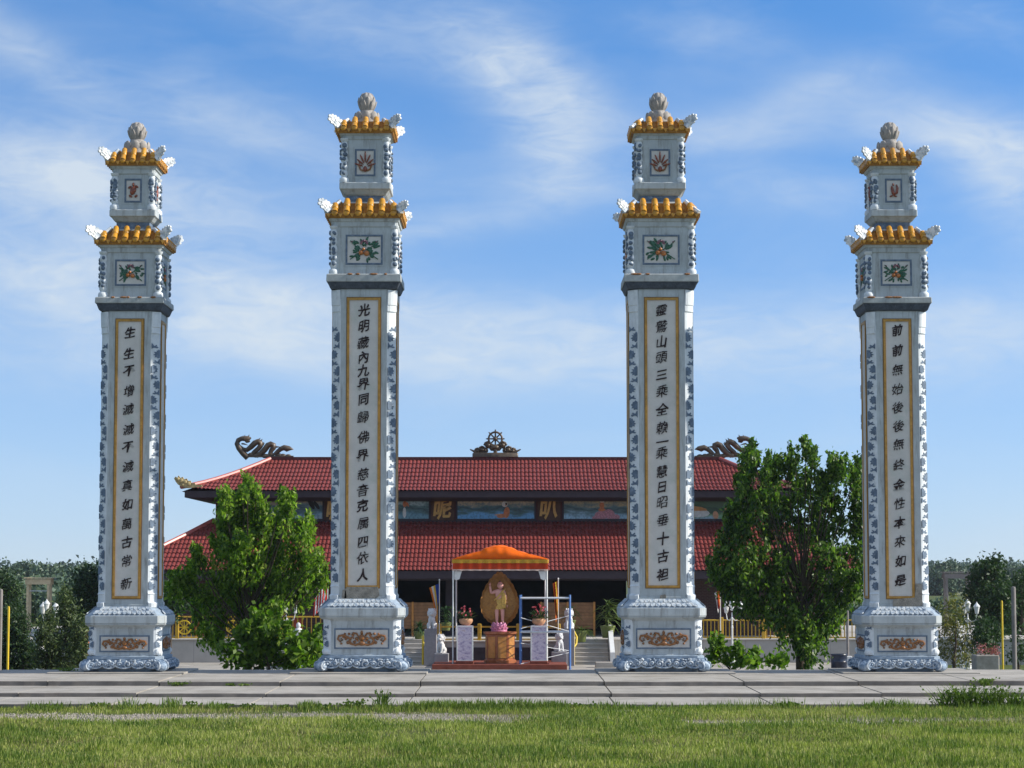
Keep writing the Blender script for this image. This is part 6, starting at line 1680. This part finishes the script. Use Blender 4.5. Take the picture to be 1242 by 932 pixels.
# ------------------------------------------------------------------ sky, sun, camera
SKY_K, SKY_O = 1.9, .13
SUN_EL, SUN_AZ = R(30), R(-1.5)      # azimuth measured from +X towards +Y
world = bpy.data.worlds.new('World'); scene.world = world; world.use_nodes = True
nt = world.node_tree; nt.nodes.clear()
out = nt.nodes.new('ShaderNodeOutputWorld'); bg = nt.nodes.new('ShaderNodeBackground'); nt.links.new(bg.outputs[0], out.inputs[0])
sky = nt.nodes.new('ShaderNodeTexSky'); sky.sky_type = 'NISHITA'; sky.sun_disc = False
sky.sun_elevation = SUN_EL; sky.sun_rotation = PI/2 - SUN_AZ
sky.air_density = 1.0; sky.dust_density = .6; sky.ozone_density = 2.0; sky.altitude = 300
bg.inputs[1].default_value = .116
tc = nt.nodes.new('ShaderNodeTexCoord'); sep = nt.nodes.new('ShaderNodeSeparateXYZ'); nt.links.new(tc.outputs['Generated'], sep.inputs[0])
lift = nt.nodes.new('ShaderNodeVectorMath'); lift.operation = 'MULTIPLY_ADD'; lift.inputs[1].default_value = (1,1,SKY_K); lift.inputs[2].default_value = (0,0,SKY_O)
nrm_ = nt.nodes.new('ShaderNodeVectorMath'); nrm_.operation = 'NORMALIZE'
nt.links.new(tc.outputs['Generated'], lift.inputs[0]); nt.links.new(lift.outputs[0], nrm_.inputs[0]); nt.links.new(nrm_.outputs[0], sky.inputs[0])
def mth(op, a, b=None, c=None):
    n = nt.nodes.new('ShaderNodeMath'); n.operation = op
    for i, v in enumerate((a, b, c)):
        if v is None: continue
        if isinstance(v, (int, float)): n.inputs[i].default_value = v
        else: nt.links.new(v, n.inputs[i])
    return n.outputs[0]
az = mth('ARCTAN2', sep.outputs[0], sep.outputs[1]); el = mth('ARCSINE', sep.outputs[2])
comb = nt.nodes.new('ShaderNodeCombineXYZ'); nt.links.new(az, comb.inputs[0]); nt.links.new(el, comb.inputs[1])
def wn(scale, detail, rough, sx_, sy_, rot=0, dist=0, loc=(0,0,0)):
    mp = nt.nodes.new('ShaderNodeMapping'); mp.inputs['Scale'].default_value = (sx_, sy_, 1); mp.inputs['Rotation'].default_value = (0,0,rot); mp.inputs['Location'].default_value = loc
    nt.links.new(comb.outputs[0], mp.inputs[0])
    n = nt.nodes.new('ShaderNodeTexNoise'); n.inputs['Scale'].default_value = scale; n.inputs['Detail'].default_value = detail; n.inputs['Roughness'].default_value = rough; n.inputs['Distortion'].default_value = dist
    nt.links.new(mp.outputs[0], n.inputs['Vector']); return n.outputs['Fac']
def cloud(px, py, rx, ry, rot, amt):
    """soft cirrus patch at a compass direction and height above the horizon"""
    u, v = (px-CX)/F, (CY-py)/F
    a0 = math.atan(u/(CP - v*SP)); e0 = math.atan((SP+v*CP)/math.hypot(CP-v*SP, u))
    dx = mth('SUBTRACT', az, a0); dy = mth('SUBTRACT', el, e0)
    c_, s_ = math.cos(rot), math.sin(rot)
    xr = mth('MULTIPLY', mth('ADD', mth('MULTIPLY', dx, c_), mth('MULTIPLY', dy, s_)), F/rx)
    yr = mth('MULTIPLY', mth('SUBTRACT', mth('MULTIPLY', dy, c_), mth('MULTIPLY', dx, s_)), F/ry)
    d = mth('ADD', mth('MULTIPLY', xr, xr), mth('MULTIPLY', yr, yr))
    g = mth('POWER', 2.718, mth('MULTIPLY', d, -1.0))
    return mth('MULTIPLY', g, amt)
CL = [(60,200,200,60,R(-12),.75),(120,330,260,70,R(-4),.8),(340,395,300,48,R(-5),1.25),(640,415,300,50,R(0),1.0),(640,110,60,90,R(25),.95),(600,60,130,40,R(-30),.6),(690,170,50,60,R(-35),.6),
      (290,150,240,45,R(-14),.6),(420,30,200,40,R(-15),.55),(1190,175,130,40,R(-18),.95),(1230,230,60,50,R(-30),.8),(860,170,160,26,R(4),.5),(990,110,120,30,R(20),.45),(950,230,110,25,R(-6),.5),(560,270,190,22,R(10),.45),(1000,420,330,55,0,.6),
      (200,240,200,40,R(-8),.6),(730,230,120,25,R(-10),.35),(860,40,130,25,R(-10),.35),(1180,20,120,30,R(-20),.4),(30,60,120,30,R(-35),.45),(60,440,160,40,0,.5),(1150,400,180,60,0,.5)]
tot = None
for c in CL:
    g = cloud(*c); tot = g if tot is None else mth('ADD', tot, g)
n1 = wn(7, 8, .55, 1, 2.4, R(-12), .7); n2 = wn(34, 8, .6, 1, 3.0, R(20), 1.2, (3,1,0))
tex = mth('ADD', mth('MULTIPLY', n1, .58), mth('MULTIPLY', n2, .42))
wisp = mth('MAXIMUM', mth('MULTIPLY_ADD', tex, 3.4, -1.25), 0.0)
base = mth('MULTIPLY', mth('MAXIMUM', mth('MULTIPLY_ADD', n1, 2.0, -1.0), 0.0), .30)
fill_veil = mth('ADD', mth('MULTIPLY', mth('MINIMUM', mth('MAXIMUM', mth('MULTIPLY_ADD', el, 2.2, -.62), 0.0), 1.0), .42), mth('MULTIPLY', mth('MINIMUM', mth('MAXIMUM', mth('MULTIPLY', sep.outputs[1], -2.0), 0.0), 1.0), .35))  # unseen whitening overhead and behind the camera, added to neutralise the ambient light
alpha = mth('MINIMUM', mth('ADD', mth('ADD', mth('MULTIPLY', mth('MINIMUM', tot, 1.15), mth('MULTIPLY_ADD', wisp, .55, .26)), base), fill_veil), .86)
lowhaze = mth('MULTIPLY', mth('POWER', 2.718, mth('MULTIPLY', mth('MAXIMUM', el, 0.0), -8.5)), .85)
mix = nt.nodes.new('ShaderNodeMix'); mix.data_type = 'RGBA'
hs = nt.nodes.new('ShaderNodeHueSaturation'); hs.inputs['Saturation'].default_value = 1.38; hs.inputs['Value'].default_value = 1.08; nt.links.new(sky.outputs[0], hs.inputs['Color'])
hz = nt.nodes.new('ShaderNodeMix'); hz.data_type = 'RGBA'; nt.links.new(lowhaze, hz.inputs[0]); tint = mixc(nt, 1.0, hs.outputs[0], (1.0, 1.27, 1.38), 'MULTIPLY'); nt.links.new(tint, hz.inputs[6]); hz.inputs[7].default_value = (3.75, 4.2, 4.45, 1)
nt.links.new(alpha, mix.inputs[0]); nt.links.new(hz.outputs[2], mix.inputs[6]); mix.inputs[7].default_value = (4.25, 4.75, 5.2, 1)
nt.links.new(mix.outputs[2], bg.inputs[0])
sun = bpy.data.lights.new('sun', 'SUN'); sun.energy = 4.6; sun.angle = R(.53); sun.color = (1.0, .94, .84)
so = bpy.data.objects.new('sun', sun); COL.objects.link(so)
dv = Vector((math.cos(SUN_EL)*math.cos(SUN_AZ), math.cos(SUN_EL)*math.sin(SUN_AZ), math.sin(SUN_EL)))
so.rotation_euler = dv.to_track_quat('Z', 'Y').to_euler(); so.location = (60, 0, 60)
cam = bpy.data.cameras.new('camera'); cam.sensor_width = 36; cam.lens = 36*F/1242; cam.clip_end = 9000; cam.clip_start = .5
co = bpy.data.objects.new('camera', cam); COL.objects.link(co); co.location = (0, 0, EYE); co.rotation_euler = (PI/2 + PITCH, 0, 0)
scene.camera = co
vs_ = scene.view_settings; vs_.view_transform = 'Standard'; vs_.look = 'None'; vs_.gamma = 1; vs_.use_curve_mapping = False; vs_.exposure = 0.52
# air between the camera and the far trees
hz_ = MB(); hz_.box(-1700, 1700, -60, 1700, -4.2, 26)
hm = bpy.data.materials.new('thin_air'); hm.use_nodes = True; hn = hm.node_tree; hn.nodes.clear()
ho = hn.nodes.new('ShaderNodeOutputMaterial'); hv_ = hn.nodes.new('ShaderNodeVolumePrincipled'); hv_.inputs['Color'].default_value = (.80,.88,1,1); hv_.inputs['Density'].default_value = .0001; hv_.inputs['Anisotropy'].default_value = .2
hn.links.new(hv_.outputs[0], ho.inputs['Volume'])
tag(hz_.build('haze', hm), kind='stuff')
scene.render.engine = 'CYCLES'; scene.cycles.max_bounces = 6; scene.cycles.use_denoising = True
